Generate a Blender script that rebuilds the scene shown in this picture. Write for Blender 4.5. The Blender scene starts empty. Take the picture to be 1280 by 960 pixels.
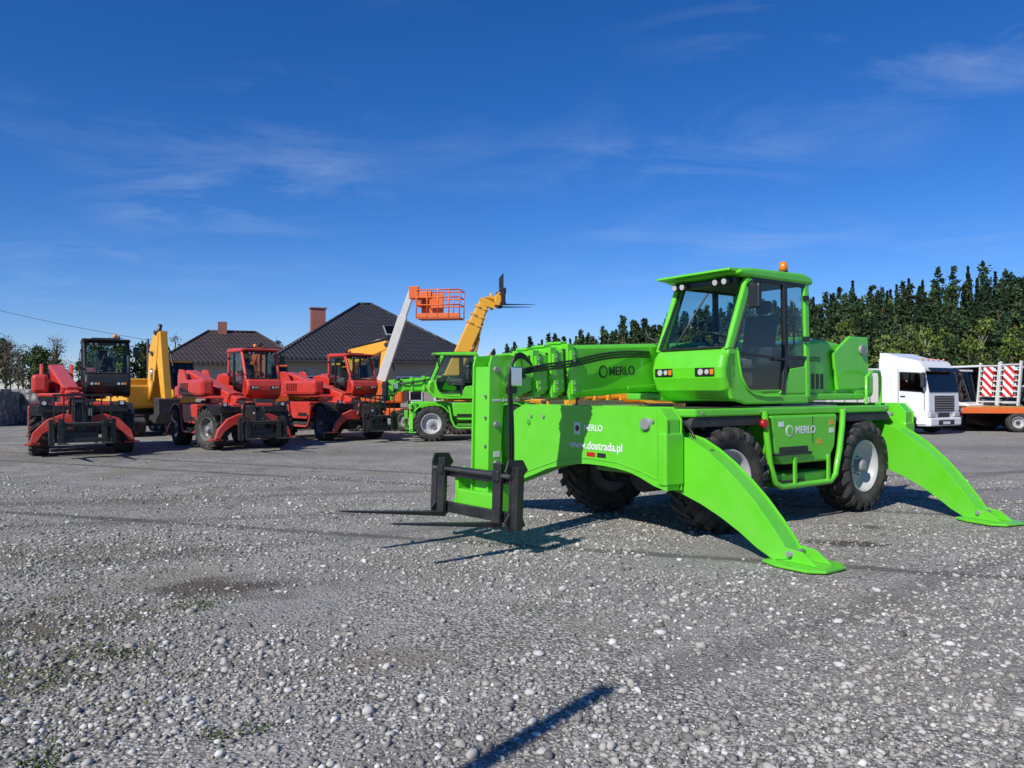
import bpy, bmesh, math, random
import numpy as np
from mathutils import Vector, Matrix, Euler
random.seed(7); rng=np.random.default_rng(11)
sc=bpy.context.scene
R=math.radians

# ---------------------------------------------------------------- materials
def newmat(name):
    m=bpy.data.materials.new(name); m.use_nodes=True
    nt=m.node_tree; b=nt.nodes['Principled BSDF']; return m,nt,b
def N(nt,t,**k):
    n=nt.nodes.new(t)
    for a,v in k.items():
        if a.startswith('i_'): n.inputs[a[2:]].default_value=v
        else: setattr(n,a,v)
    return n
def L(nt,a,b): nt.links.new(a,b)
def math_(nt,op,a,b=None,c=None,clamp=False):
    n=nt.nodes.new('ShaderNodeMath'); n.operation=op; n.use_clamp=clamp
    for i,v in enumerate((a,b,c)):
        if v is None: continue
        if isinstance(v,(int,float)): n.inputs[i].default_value=v
        else: L(nt,v,n.inputs[i])
    return n.outputs[0]
def mixc(nt,f,a,b,mode='MIX'):
    n=nt.nodes.new('ShaderNodeMix'); n.data_type='RGBA'; n.blend_type=mode
    for s,v in ((n.inputs[0],f),(n.inputs[6],a),(n.inputs[7],b)):
        if isinstance(v,(int,float)): s.default_value=v
        elif isinstance(v,tuple): s.default_value=(v[0],v[1],v[2],1)
        else: L(nt,v,s)
    return n.outputs[2]
def ramp(nt,f,stops):
    n=nt.nodes.new('ShaderNodeValToRGB'); e=n.color_ramp.elements
    while len(e)<len(stops): e.new(0.5)
    for i,(p,c) in enumerate(stops):
        e[i].position=p; e[i].color=(c,c,c,1) if isinstance(c,(int,float)) else (*c,1)
    L(nt,f,n.inputs[0]); return n.outputs[0]
def noise(nt,vec,scale,detail=4,rough=.55,dist=0):
    n=nt.nodes.new('ShaderNodeTexNoise'); n.inputs['Scale'].default_value=scale
    n.inputs['Detail'].default_value=detail; n.inputs['Roughness'].default_value=rough
    n.inputs['Distortion'].default_value=dist
    if vec is not None: L(nt,vec,n.inputs['Vector'])
    return n.outputs[0]

def paint(name,col,rough=.32,dirt=.3,metal=0,coat=.25,dust=(.24,.215,.18)):
    m,nt,b=newmat(name)
    g=N(nt,'ShaderNodeNewGeometry'); p=g.outputs['Position']
    n1=noise(nt,p,4.5,3,.7)
    sx=N(nt,'ShaderNodeSeparateXYZ'); L(nt,p,sx.inputs[0])
    low=math_(nt,'SUBTRACT',1.25,sx.outputs[2],clamp=True)
    f=math_(nt,'MULTIPLY_ADD',low,.75,.25)
    nn=ramp(nt,n1,[(.38,0.0),(.72,1.0)])
    f=math_(nt,'MULTIPLY',math_(nt,'MULTIPLY',f,nn),dirt,clamp=True)
    nz=N(nt,'ShaderNodeSeparateXYZ'); L(nt,g.outputs['Normal'],nz.inputs[0])
    up=math_(nt,'MULTIPLY',math_(nt,'MAXIMUM',nz.outputs[2],0.0),dirt*.4)
    f=math_(nt,'ADD',f,up,clamp=True)
    c0=mixc(nt,n1,tuple(x*.82 for x in col),tuple(min(1,x*1.1) for x in col))
    L(nt,mixc(nt,f,c0,dust),b.inputs['Base Color'])
    L(nt,math_(nt,'MULTIPLY_ADD',f,.6,rough),b.inputs['Roughness'])
    b.inputs['Metallic'].default_value=metal
    b.inputs['Coat Weight'].default_value=coat; b.inputs['Coat Roughness'].default_value=.1
    return m
GREEN=paint('green_paint',(.125,.62,.02),.3,.16,coat=.4)
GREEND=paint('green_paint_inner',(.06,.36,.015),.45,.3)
RED=paint('red_paint',(.60,.032,.016),.38,.4)
YELLOW=paint('yellow_paint',(.78,.38,.018),.42,.35)
ORANGE=paint('orange_paint',(.72,.13,.012),.42,.3)
WHITE=paint('white_paint',(.8,.8,.79),.3,.12)
CREAM=paint('pale_grey_paint',(.60,.59,.54),.45,.25)
BLACK=paint('black_steel',(.014,.014,.014),.4,.10,coat=.1)
DARK=paint('dark_plastic',(.026,.026,.028),.6,.25,coat=0)
TRIM=paint('cab_trim_grey',(.13,.13,.135),.7,.1,coat=0)
GREY=paint('grey_steel',(.26,.26,.27),.45,.3,coat=0)
RIMW=paint('silver_rim',(.50,.50,.50),.4,.4)
RIMR=paint('dark_rim',(.10,.10,.10),.5,.4)
CHROME=paint('chrome',(.75,.75,.75),.18,.0,metal=1)
SILV=paint('aluminium_tread',(.5,.5,.5),.45,.2,metal=.6)
SEAT=paint('seat_fabric',(.06,.06,.068),.85,.1,coat=0)
RUB=paint('tyre_rubber',(.02,.019,.018),.8,.55,coat=0,dust=(.15,.135,.115))
LAMP=paint('lamp_lens',(.5,.5,.49),.12,0)
AMBER=paint('amber_lens',(.9,.22,.01),.2,0)
REDL=paint('red_lens',(.5,.01,.01),.2,0)
BRONZE=paint('bronze_pad',(.5,.3,.08),.5,.1)
def glassm(name,tint,gl=.03):
    m=bpy.data.materials.new(name); m.use_nodes=True; nt=m.node_tree; nt.nodes.clear()
    o=N(nt,'ShaderNodeOutputMaterial'); tr=N(nt,'ShaderNodeBsdfTransparent'); tr.inputs[0].default_value=(*tint,1)
    g=N(nt,'ShaderNodeBsdfGlossy'); g.inputs['Roughness'].default_value=.02
    # thin pane: symmetric grazing reflection (no total internal reflection on the exit face)
    lw=N(nt,'ShaderNodeLayerWeight'); lw.inputs['Blend'].default_value=.5
    f=math_(nt,'MULTIPLY_ADD',math_(nt,'POWER',lw.outputs['Facing'],4.0),.55,gl,clamp=True)
    mx=N(nt,'ShaderNodeMixShader'); L(nt,f,mx.inputs[0]); L(nt,tr.outputs[0],mx.inputs[1]); L(nt,g.outputs[0],mx.inputs[2])
    L(nt,mx.outputs[0],o.inputs[0]); return m
GLASS=glassm('cab_glass',(.84,.90,.88),.03)
GLASSD=glassm('dark_glass',(.14,.17,.17),.05)
def stripes():
    m,nt,b=newmat('warning_stripes'); g=N(nt,'ShaderNodeTexCoord'); s=N(nt,'ShaderNodeSeparateXYZ'); L(nt,g.outputs['Object'],s.inputs[0])
    a=math_(nt,'ADD',s.outputs[1],s.outputs[2]); a=math_(nt,'FRACT',math_(nt,'MULTIPLY',a,3.2))
    f=math_(nt,'GREATER_THAN',a,.5); L(nt,mixc(nt,f,(.75,.75,.72),(.6,.02,.015)),b.inputs['Base Color']); return m
STRIPE=stripes()

# ---------------------------------------------------------------- mesh helpers
def link(o,parent=None):
    sc.collection.objects.link(o)
    if parent is not None: o.parent=parent
    return o
def empty(name,loc=(0,0,0),rot=(0,0,0),parent=None,scale=1):
    o=bpy.data.objects.new(name,None); o.empty_display_size=.3
    o.location=loc; o.rotation_euler=rot; o.scale=(scale,)*3
    return link(o,parent)
def mesh_obj(name,verts,faces,mat,parent=None,bevel=0,smooth=False,loc=(0,0,0),rot=(0,0,0),seg=2):
    me=bpy.data.meshes.new(name); bm=bmesh.new()
    vs=[bm.verts.new(v) for v in verts]
    for f in faces:
        try: bm.faces.new([vs[i] for i in f])
        except ValueError: pass
    bmesh.ops.recalc_face_normals(bm,faces=bm.faces)
    bm.to_mesh(me); bm.free()
    if mat: me.materials.append(mat)
    if smooth:
        me.polygons.foreach_set('use_smooth',[True]*len(me.polygons))
    o=bpy.data.objects.new(name,me); o.location=loc; o.rotation_euler=rot; link(o,parent)
    if bevel>0:
        b=o.modifiers.new('b','BEVEL'); b.width=bevel; b.segments=seg; b.limit_method='ANGLE'; b.angle_limit=R(35)
    return o
BF=[(0,1,3,2),(4,6,7,5),(0,4,5,1),(2,3,7,6),(0,2,6,4),(1,5,7,3)]
def box(name,x,y,z,mat,parent,bevel=.015,rot=(0,0,0)):
    c=((x[0]+x[1])/2,(y[0]+y[1])/2,(z[0]+z[1])/2)
    h=((x[1]-x[0])/2,(y[1]-y[0])/2,(z[1]-z[0])/2)
    v=[(sx*h[0],sy*h[1],sz*h[2]) for sx in(-1,1) for sy in(-1,1) for sz in(-1,1)]
    return mesh_obj(name,v,BF,mat,parent,min(bevel,min(h)*.8),loc=c,rot=rot)
def prism(name,pts,a,b,axis,mat,parent,bevel=.012,loc=(0,0,0),rot=(0,0,0),seg=2):
    n=len(pts)
    if axis=='Y': v=[(p[0],a,p[1]) for p in pts]+[(p[0],b,p[1]) for p in pts]
    elif axis=='X': v=[(a,p[0],p[1]) for p in pts]+[(b,p[0],p[1]) for p in pts]
    else: v=[(p[0],p[1],a) for p in pts]+[(p[0],p[1],b) for p in pts]
    f=[tuple(range(n)),tuple(range(n,2*n))]+[(i,(i+1)%n,n+(i+1)%n,n+i) for i in range(n)]
    return mesh_obj(name,v,f,mat,parent,bevel,loc=loc,rot=rot,seg=seg)
def cyl(name,p1,p2,r,mat,parent,n=16,r2=None,smooth=True):
    p1=Vector(p1);p2=Vector(p2);d=(p2-p1);l=d.length;q=d.to_track_quat('Z','Y').to_matrix()
    r2=r if r2 is None else r2; v=[];f=[]
    for k,(t,rr) in enumerate(((0,r),(l,r2))):
        for i in range(n):
            a=2*math.pi*i/n; v.append(tuple(p1+q@Vector((rr*math.cos(a),rr*math.sin(a),t))))
    f=[(i,(i+1)%n,n+(i+1)%n,n+i) for i in range(n)]
    o=mesh_obj(name,v,f+[tuple(range(n)),tuple(range(n,2*n))],mat,parent)
    if smooth:
        for i,p in enumerate(o.data.polygons): p.use_smooth=len(p.vertices)==4
    return o
def beam(name,p1,p2,w,h,mat,parent,h2=None,bevel=.012):
    p1=Vector(p1);p2=Vector(p2);d=(p2-p1);l=d.length;d.normalize()
    side=Vector((-d.y,d.x,0)); 
    if side.length<1e-3: side=Vector((0,1,0))
    side.normalize(); up=d.cross(side)*-1 if d.cross(side).z<0 else d.cross(side)
    h2=h if h2 is None else h2; v=[]
    for p,hh in((p1,h),(p2,h2)):
        for sy in(-1,1):
            for sz in(-1,1): v.append(tuple(p+side*sy*w/2+up*sz*hh/2))
    return mesh_obj(name,v,BF,mat,parent,bevel)
def tube(name,pts,r,mat,parent,cyclic=False):
    cu=bpy.data.curves.new(name,'CURVE'); cu.dimensions='3D'; cu.bevel_depth=r; cu.bevel_resolution=2; cu.use_fill_caps=True
    s=cu.splines.new('POLY'); s.points.add(len(pts)-1)
    for i,p in enumerate(pts): s.points[i].co=(*p,1)
    s.use_cyclic_u=cyclic; cu.materials.append(mat)
    return link(bpy.data.objects.new(name,cu),parent)
def hose(name,pts,r,mat,parent):
    cu=bpy.data.curves.new(name,'CURVE'); cu.dimensions='3D'; cu.bevel_depth=r; cu.bevel_resolution=2
    s=cu.splines.new('NURBS'); s.points.add(len(pts)-1); s.order_u=4; s.use_endpoint_u=True
    for i,p in enumerate(pts): s.points[i].co=(*p,1)
    cu.materials.append(mat); return link(bpy.data.objects.new(name,cu),parent)
def text(name,s,size,mat,parent,loc,rot):
    cu=bpy.data.curves.new(name,'FONT'); cu.body=s; cu.size=size; cu.extrude=.001; cu.offset=size*.015
    cu.materials.append(mat); o=bpy.data.objects.new(name,cu); o.location=loc; o.rotation_euler=rot
    return link(o,parent)

_wc={}
def wheel_mesh(Rr,W,rim,lugs=True,key=''):
    k=(round(Rr,3),round(W,3),rim.name,lugs)
    if k in _wc: return _wc[k]
    bm=bmesh.new(); n=48; h=W/2
    def lathe(prof,mi,n=n):
        rings=[]
        for (y,r) in prof:
            rings.append([bm.verts.new((r*math.cos(2*math.pi*i/n),y,r*math.sin(2*math.pi*i/n))) for i in range(n)])
        for a,b in zip(rings[:-1],rings[1:]):
            for i in range(n):
                f=bm.faces.new((a[i],a[(i+1)%n],b[(i+1)%n],b[i])); f.material_index=mi; f.smooth=True
        return rings
    t=.93 if lugs else 1.0
    lathe([(-h*.75,.56*Rr),(-h*.97,.66*Rr),(-h,.78*Rr),(-h*.95,.88*Rr),(-h*.8,t*.985*Rr),(-h*.4,t*Rr),(h*.4,t*Rr),(h*.8,t*.985*Rr),(h*.95,.88*Rr),(h,.78*Rr),(h*.97,.66*Rr),(h*.75,.56*Rr)],0)
    lathe([(h*.78,.585*Rr),(h*.86,.575*Rr),(h*.84,.545*Rr),(h*.6,.53*Rr),(h*.4,.47*Rr),(h*.1,.44*Rr),(h*.12,.3*Rr),(h*.3,.24*Rr)],1)
    r=lathe([(h*.3,.24*Rr),(h*.34,.2*Rr),(h*.36,.14*Rr)],1); 
    r=lathe([(h*.36,.14*Rr),(h*.75,.13*Rr),(h*.82,.08*Rr)],2,n=24) 
    f=bm.faces.new(r[-1]); f.material_index=2
    r=lathe([(-h*.78,.585*Rr),(-h*.3,.5*Rr),(-h*.25,.2*Rr)],2); f=bm.faces.new(r[-1]); f.material_index=2
    for i in range(8):
        a=2*math.pi*i/8; c=Vector((.2*Rr*math.cos(a),h*.33,.2*Rr*math.sin(a)))
        vs=[]
        for yy in(0,.03):
            for j in range(6):
                b=2*math.pi*j/6; vs.append(bm.verts.new(c+Vector((.014*math.cos(b),yy,.014*math.sin(b)))))
        for j in range(6): bm.faces.new((vs[j],vs[(j+1)%6],vs[6+(j+1)%6],vs[6+j])).material_index=2
        bm.faces.new(vs[6:]).material_index=2
    if lugs:
        nl=20
        for sgn in(-1,1):
            for i in range(nl):
                t0=2*math.pi*(i+(.5 if sgn>0 else 0))/nl; vs=[]
                for (yy,dt,rb,rt,th) in ((-.02,0,.88,.985,.05),(h*.55,.17,.88,1.0,.055),(h*.93,.27,.84,.985,.075),(h*1.03,.29,.80,.86,.075)):
                    for s2 in(-1,1):
                        for rr in(rb,rt):
                            a=t0+dt+s2*th; vs.append(bm.verts.new((rr*Rr*math.cos(a),sgn*yy,rr*Rr*math.sin(a))))
                for q in range(3):
                    o=q*4; A=vs[o:o+4];B=vs[o+4:o+8]
                    for (i1,i2) in((0,1),(1,3),(3,2),(2,0)): bm.faces.new((A[i1],A[i2],B[i2],B[i1]))
                bm.faces.new((vs[0],vs[1],vs[3],vs[2])); bm.faces.new((vs[12],vs[13],vs[15],vs[14]))
    bmesh.ops.recalc_face_normals(bm,faces=bm.faces)
    me=bpy.data.meshes.new('wheel'); bm.to_mesh(me); bm.free()
    for m in (RUB,rim,DARK if not lugs else GREY): me.materials.append(m)
    _wc[k]=me; return me
def wheel(name,loc,Rr,W,rim,parent,steer=0,lugs=True,spin=0):
    me=wheel_mesh(Rr,W,rim,lugs); o=bpy.data.objects.new(name,me); o.location=loc
    out=0 if loc[1]>0 else math.pi
    o.rotation_euler=Euler((0,spin,out+steer),'XYZ'); return link(o,parent)

# ---------------------------------------------------------------- rotating telehandler
def stabiliser(name,parent,x0,x1,sgn,mat,foot_y=2.54,yaw=0,long=False):
    if long:
        top=[(1.22,1.30),(1.12,1.41),(-1.22,1.41),(-1.42,1.33),(-1.77,.96),(-2.05,.62),(-2.35,.24),(-2.5,.06)]
        bot=[(-2.3,.05),(-1.95,.19),(-1.5,.40),(-1.0,.56),(-.75,.65),(-.5,.71),(-.25,.75),(0,.77),(.25,.77),(.5,.755),(.7,.73),(.85,.69),(1.05,.62),(1.22,.57)]
    else:
        top=[(.7,1.14),(1.1,1.13),(1.3,1.085),(1.5,.99),(1.7,.865),(1.9,.71),(2.08,.55),(2.25,.37),(2.4,.19),(2.47,.08)]
        bot=[(2.30,.05),(2.12,.13),(1.93,.245),(1.7,.36),(1.45,.46),(1.15,.55),(.7,.60)]
    k=foot_y/2.54
    pts=[(p[0]*(k if abs(p[0])>1.3 else 1)*sgn,p[1]) for p in top+bot]
    e=empty(name,(0,0,0),(0,0,0),parent)
    if yaw:
        e.location=(x0,.9*sgn,0); e.rotation_euler=(0,0,yaw); pts=[(p[0]-.9*sgn,p[1]) for p in pts]; x1-=x0; x0=0; oy=-.9*sgn
    else: oy=0
    xr=.03
    prism('leg',pts,x0+xr,x1-xr,'X',mat,e,.008)
    n=len(pts); ar=sum(pts[j][0]*pts[(j+1)%n][1]-pts[(j+1)%n][0]*pts[j][1] for j in range(n)); s_=1 if ar>0 else -1
    for a,b_ in((x0,x0+.018),(x1-.018,x1)):
        pp=[]
        for i,p in enumerate(pts):
            q0=pts[i-1];q1=pts[(i+1)%n]; tx,tz=q1[0]-q0[0],q1[1]-q0[1]; l=math.hypot(tx,tz) or 1
            pp.append((p[0]+tz/l*.014*s_,max(.03,p[1]-tx/l*.014*s_)))
        prism('leg_side_plate',pp,a,b_,'X',mat,e,.004)
    s2=-1 if long else 1; fy=sgn*s2*foot_y+oy; xm=(x0+x1)/2
    prism('foot_plate',[(xm-.2,fy-.30),(xm+.2,fy-.30),(xm+.27,fy-.12),(xm+.27,fy+.2),(xm+.15,fy+.32),(xm-.15,fy+.32),(xm-.27,fy+.2),(xm-.27,fy-.12)],.012,.04,'Z',mat,e,.008)
    for dx in(-.1,.1):
        prism('foot_gusset',[(fy-.24,.041),(fy+.22,.041),(fy+.06,.15),(fy-.12,.17)],xm+dx-.012,xm+dx+.012,'X',mat,e,.004)
    cyl('foot_pin',(x0-.03,fy-s2*sgn*.06,.12),(x1+.03,fy-s2*sgn*.06,.12),.025,GREY,e)
    return e

def telehandler(name,loc,heading,mat,matd,cabmat=None,rim=None,pitch=-3,blen=5.2,yaw=5.3,drop=1.47,stab='out',
                scale=1.0,letters=False,tilt=6,steer=0,head_len=.45,main=False,foot_y=2.54,backrest=False,tip=None):
    cabmat=cabmat or mat; rim=rim or RIMW; tip=tip or mat
    T=empty(name,(loc[0],loc[1],0),(0,0,R(heading)),None,scale)
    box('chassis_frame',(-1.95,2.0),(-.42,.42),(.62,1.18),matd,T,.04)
    for nm,x in(('front',1.375),('rear',-1.375)):
        cyl(nm+'_axle',(x,-.85,.6),(x,.85,.6),.11,DARK,T)
        cyl(nm+'_differential',(x-.22,0,.6),(x+.22,0,.6),.24,DARK,T)
        for sy in(-1,1):
            wheel(nm+'_wheel_'+('left' if sy>0 else 'right'),(x,sy*.95,.6),.6,.44,rim,T,steer if nm=='front' else -steer*.3,spin=random.random())
            cyl(nm+'_hub_carrier',(x,sy*.55,.6),(x,sy*.8,.6),.2,DARK,T)
    if main:
        prism('deck',[(-2.12,-1.0),(-2.12,1.0),(-1.98,1.14),(1.95,1.14),(2.13,.98),(2.13,-.98),(1.95,-1.14),(-1.98,-1.14)],1.31,1.40,'Z',mat,T,.02)
        box('deck_underframe',(-2.0,2.02),(-.95,.95),(1.2,1.308),matd,T,.01)
        for x in(1.375,-1.375):
            prism('mudguard_liner',[(x-.66,1.2),(x-.60,1.306),(x+.60,1.306),(x+.66,1.2)],.70,1.12,'Y',DARK,T,.004)
        for a,b_ in(((1.0,.5),(1.9,1.05)),((-1.9,.55),(-.95,1.05))): 
            box('deck_grip_sheet',(a[0],b_[0]),(a[1],b_[1]),(1.402,1.406),DARK,T,0)
    else:
        box('deck',(-2.0,2.05),(-.62,.62),(1.1,1.34),mat,T,.04)
        for x in(1.375,-1.375):
            for sy in(-1,1):
                ar=[(x+.72*math.cos(a),.6+.72*math.sin(a)) for a in [R(35+i*14) for i in range(9)]]
                ar+=[(x+.68*math.cos(a),.6+.68*math.sin(a)) for a in [R(147-i*14) for i in range(9)]]
                prism('mudguard',ar,min(.72*sy,1.16*sy),max(.72*sy,1.16*sy),'Y',BLACK if mat is RED else mat,T,.004)
    box('deck_tread_plate',(-.78,.78),(.70,1.10),(1.403,1.413) if main else (1.306,1.316),SILV,T,0)
    for sy in(-1,1):
        a,b=(.62,1.16) if sy>0 else (-1.16,-.62)
        prism('side_tank',[(-.70,1.305),(.68,1.305),(.62,.86),(.46,.72),(-.50,.72),(-.64,.9)],a,b,'Y',mat,T,.03)
        yo=1.16*sy
        tube('step_frame',[(.80,yo,1.36 if main else 1.2),(.76,yo,1.1),(.70,yo,.75),(.60,yo,.52),(.48,yo,.46),(-.52,yo,.46),(-.64,yo,.54),(-.74,yo,.85),(-.80,yo,1.15),(-.82,yo,1.36 if main else 1.2)],.038,mat,T)
        box('lower_step',(.0,.5),(min(yo,yo-.26*sy),max(yo,yo-.26*sy)),(.50,.525),BLACK,T,.004)
        box('upper_step',(-.1,.6),(min(yo+.03*sy,yo-.2*sy),max(yo+.03*sy,yo-.2*sy)),(.83,.86),BLACK,T,.004)
        box('lower_valance',(-.6,.5),(min(yo-.06*sy,yo-.3*sy),max(yo-.06*sy,yo-.3*sy)),(.44,.60),matd,T,.01)
        box('step_recess',(-.05,.52),(min(yo-.02*sy,yo+.006*sy),max(yo-.02*sy,yo+.006*sy)),(.862,.93),BLACK,T,.003)
        box('tank_panel_gap',(-.16,-.15),(min(yo-.02*sy,yo+.003*sy),max(yo-.02*sy,yo+.003*sy)),(.95,1.28),BLACK,T,0)
        if main: cyl('hose_union',(.84,yo,1.22),(.84,yo+.05*sy,1.22),.05,REDL,T)
    if main:
        for dx in(-.5,.2): box('frame_upright',(dx,dx+.05),(1.155,1.185),(.46,.80),mat,T,.006)
        for j in range(3): hose('chassis_hose',[(.9,1.0,1.2-.05*j),(1.0,1.05,1.0-.05*j),(1.2,.7,.8),(1.4,.5,.7-.05*j)],.014,BLACK,T)
        for j in range(3): hose('ram_hose',[(1.98,.95-.04*j,1.28),(2.1,1.16,1.26),(2.12,1.22,1.18),(2.1,1.3,1.02-.02*j)],.011,BLACK,T)
        for x in(-1.9,-.9,.85,1.85): cyl('deck_bolt',(x,1.14,1.355),(x,1.155,1.355),.015,GREY,T,8)
        # weld bead and lifting eyes on the long front leg
        tube('weld_bead',[(2.503,1.10,1.34),(2.503,1.10,.72)],.006,mat,T); tube('weld_bead_low',[(2.503,y,z) for y,z in((1.1,.68),(.85,.745),(.5,.81),(0,.825),(-.5,.765),(-1.0,.615),(-1.5,.455))],.006,mat,T)
        for yy in(.9,-1.1): cyl('jacking_eye',(2.49,yy,1.2),(2.512,yy,1.2),.035,GREEND,T,16)
    for nm,xs,s in(('front',1,1),('rear',-1,-1)):
        if nm=='front': xa,xb,xc,xd=2.0,2.24,2.27,2.50
        else: xa,xb,xc,xd=-2.22,-2.0,-2.46,-2.25
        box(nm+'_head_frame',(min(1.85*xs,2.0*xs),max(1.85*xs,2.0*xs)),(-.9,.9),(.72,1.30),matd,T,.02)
        if stab=='out':
            stabiliser(nm+'_stabiliser_near',T,xa,xb,1,mat,foot_y,yaw=(R(-12) if nm=='rear' else 0))
            stabiliser(nm+'_stabiliser_far',T,xc,xd,1,mat,foot_y,long=True)
            box(nm+'_pivot_bracket',(xc-.02,xd+.02),(1.12,1.24),(.62,1.16),mat,T,.02)
            cyl(nm+'_pivot_pin',(xc-.05,.95,1.25),(xd+.04,.95,1.25),.06,GREY,T)
            for yy in(-1.05,-.8,1.04): cyl('pivot_bolt',(xd,yy,1.28),(xd+.02,yy,1.28),.022,GREY,T,8)
            if nm=='front': cyl('stabiliser_ram',(2.12,.1,1.28),(2.12,1.5,.95),.045,BLACK,T)
        else:
            for sy in(-1,1):
                p=[(.15,1.0),(.45,1.06),(.8,.92),(1.08,.62),(1.16,.36),(1.02,.34),(.88,.56),(.62,.74),(.15,.72)]
                o=.0 if sy>0 else .16
                prism(nm+'_stabiliser',[(q[0]*sy,q[1]) for q in p],xa+o*xs-.02,xa+o*xs+.11,'X',mat,T,.02)
                box(nm+'_foot',(xa-.12,xa+.22),(min(.92*sy,1.26*sy),max(.92*sy,1.26*sy)),(.30,.34),mat,T,.01)
            if nm=='front':
                box('bumper',(2.02,2.12),(-1.0,1.0),(1.08,1.26),BLACK if mat is RED else mat,T,.02)
                for yy in(-.85,.85):
                    box('road_lamp',(2.1,2.16),(yy-.09,yy+.09),(1.26,1.38),BLACK,T,.01); cyl('road_lamp_lens',(2.155,yy,1.32),(2.17,yy,1.32),.05,LAMP,T)
                for j in range(4): hose('front_hose',[(2.0,-.3+.15*j,1.2),(2.2,-.32+.16*j,1.1),(2.18,-.25+.1*j,.8),(2.0,-.2+.12*j,.6)],.015,BLACK,T)
    # --- turret
    cyl('slew_ring',(-.1,0,1.401),(-.1,0,1.5),.62,DARK,T,32)
    prism('turret_base',[(-1.9,-.95),(-1.9,.8),(-1.6,1.0),(1.2,1.08),(1.25,.0),(.9,-1.0)],1.475,1.56,'Z',mat,T,.02)
    box('engine_cover',(-1.3,.95),(-1.12,-.74),(1.56,2.05),mat,T,.09)
    for i in range(5): box('engine_louvre',(-1.0+i*.16,-.92+i*.16),(-1.135,-1.118),(1.68,1.95),BLACK,T,.002)
    prism('rear_cover',[(-1.62,1.52),(-.32,1.52),(-.30,2.2),(-.9,2.28),(-1.35,2.24),(-1.62,1.98)],.14,.80,'Y',mat,T,.05,seg=3)
    for nm,a,b_ in(('left',-.18,-.10),('right',-.92,-.84)):
        prism('boom_tower_'+nm,[(-1.95,1.52),(-.7,1.52),(-1.1,1.95),(-1.45,2.38),(-1.85,2.40),(-1.98,2.2)],a,b_,'Y',mat,T,.015)
    box('counterweight',(-2.15,-1.6),(-.98,.85),(1.50,1.86),mat,T,.07)
    prism('tower_side_plate',[(-1.98,1.62),(-1.2,1.6),(-1.1,2.1),(-1.5,2.34),(-1.96,2.34)],.81,.86,'Y',mat,T,.02)
    cyl('tower_pin',(-1.78,.79,2.16),(-1.78,.9,2.16),.07,GREY,T)
    for j in range(4): box('cover_louvre',(-.95+j*.1,-.89+j*.1),(.80,.806),(1.62,1.82),BLACK,T,.0)
    tube('rear_handrail',[(-1.55,1.06,1.42),(-1.55,1.06,1.78),(-1.7,1.06,1.86),(-1.98,1.0,1.86),(-2.08,.96,1.78),(-2.08,.96,1.42)],.022,mat,T)
    # --- cab
    C=empty('cab',(.08,0,0),(0,0,0),T); y0,y1=.04,1.12
    prism('cab_floor',[(-.22,1.50),(1.15,1.50),(1.3,1.60),(-.22,1.62)],y0+.02,y1-.02,'Y',cabmat,C,.02)
    box('floor_mat',(-.1,1.1),(y0+.07,y1-.07),(1.622,1.635),DARK,C,0)
    prism('cab_nose',[(1.12,1.50),(1.22,1.51),(1.36,1.60),(1.42,1.74),(1.43,1.86),(1.39,2.0),(1.31,2.09),(1.12,2.09)],y0,y1,'Y',cabmat,C,.08,seg=4)
    for side,(ya,yb) in(('left',(y1-.05,y1)),('right',(y0,y0+.05))):
        sw=[(1.12,2.09),(1.115,1.95),(1.08,1.78),(1.0,1.65),(.86,1.575),(.66,1.55),(-.22,1.55),(-.22,1.44),(1.0,1.44),(1.25,1.5),(1.38,1.8),(1.3,2.08)]
        prism(side+'_sill',sw,ya,yb,'Y',cabmat,C,.02)
        prism(side+'_front_pillar',[(1.335,2.06),(1.22,2.06),(.85,2.90),(.98,2.90)],ya-.015,yb+.004,'Y',cabmat,C,.025,seg=3)
        prism(side+'_rear_pillar',[(-.26,1.5),(-.17,1.5),(-.13,2.92),(-.23,2.92)],ya-.004,yb+.003,'Y',cabmat,C,.02)
        prism(side+'_lower_panel',[(-.2,1.56),(.36,1.56),(.24,1.70),(.14,1.86),(-.2,1.90)],ya+.006,yb-.008,'Y',cabmat,C,.012)
        prism(side+'_middle_pillar',[(.33,1.56),(.27,1.56),(.20,1.98),(.22,2.9),(.29,2.9),(.27,2.0)],ya+.002,yb+.006,'Y',BLACK,C,.008)
        prism(side+'_rear_belt',[(-.18,2.02),(.22,2.02),(.22,1.98),(-.18,1.98)],ya+.003,yb+.002,'Y',BLACK,C,.004)
        prism(side+'_door_front_seal',[(1.22,2.06),(1.19,2.06),(.83,2.88),(.86,2.88)],ya+.004,yb+.001,'Y',BLACK,C,.004)
        prism(side+'_top_rail',[(-.2,2.86),(.92,2.86),(.9,2.92),(-.2,2.92)],ya+.001,yb+.002,'Y',BLACK,C,.01)
        ym=(ya+yb)/2
        prism(side+'_rear_window',[(-.17,2.02),(.22,2.02),(.22,2.87),(-.14,2.87)],ym-.004,ym+.004,'Y',GLASS,C,0)
        prism(side+'_rear_low_window',[(-.17,1.88),(.15,1.84),(.2,1.98),(-.17,1.98)],ym-.002,ym+.005,'Y',GLASSD,C,0)
        prism(side+'_door_window',[(.27,1.58),(.66,1.56),(.86,1.585),(1.0,1.66),(1.08,1.79),(1.11,2.09),(1.2,2.08),(.87,2.87),(.27,2.87),(.24,2.0)],ym-.003,ym+.005,'Y',GLASS,C,0)
        s=1 if side=='left' else -1
        yh=yb if s>0 else ya
        box(side+'_door_handle',(.32,.46),(min(yh+.02*s,yh+.04*s),max(yh+.02*s,yh+.04*s)),(1.96,1.985),BLACK,C,.004)
        for xx in(.33,.45): box(side+'_handle_mount',(xx-.012,xx+.012),(min(yh-.03*s,yh+.02*s),max(yh-.03*s,yh+.02*s)),(1.95,1.99),BLACK,C,.002)
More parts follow.
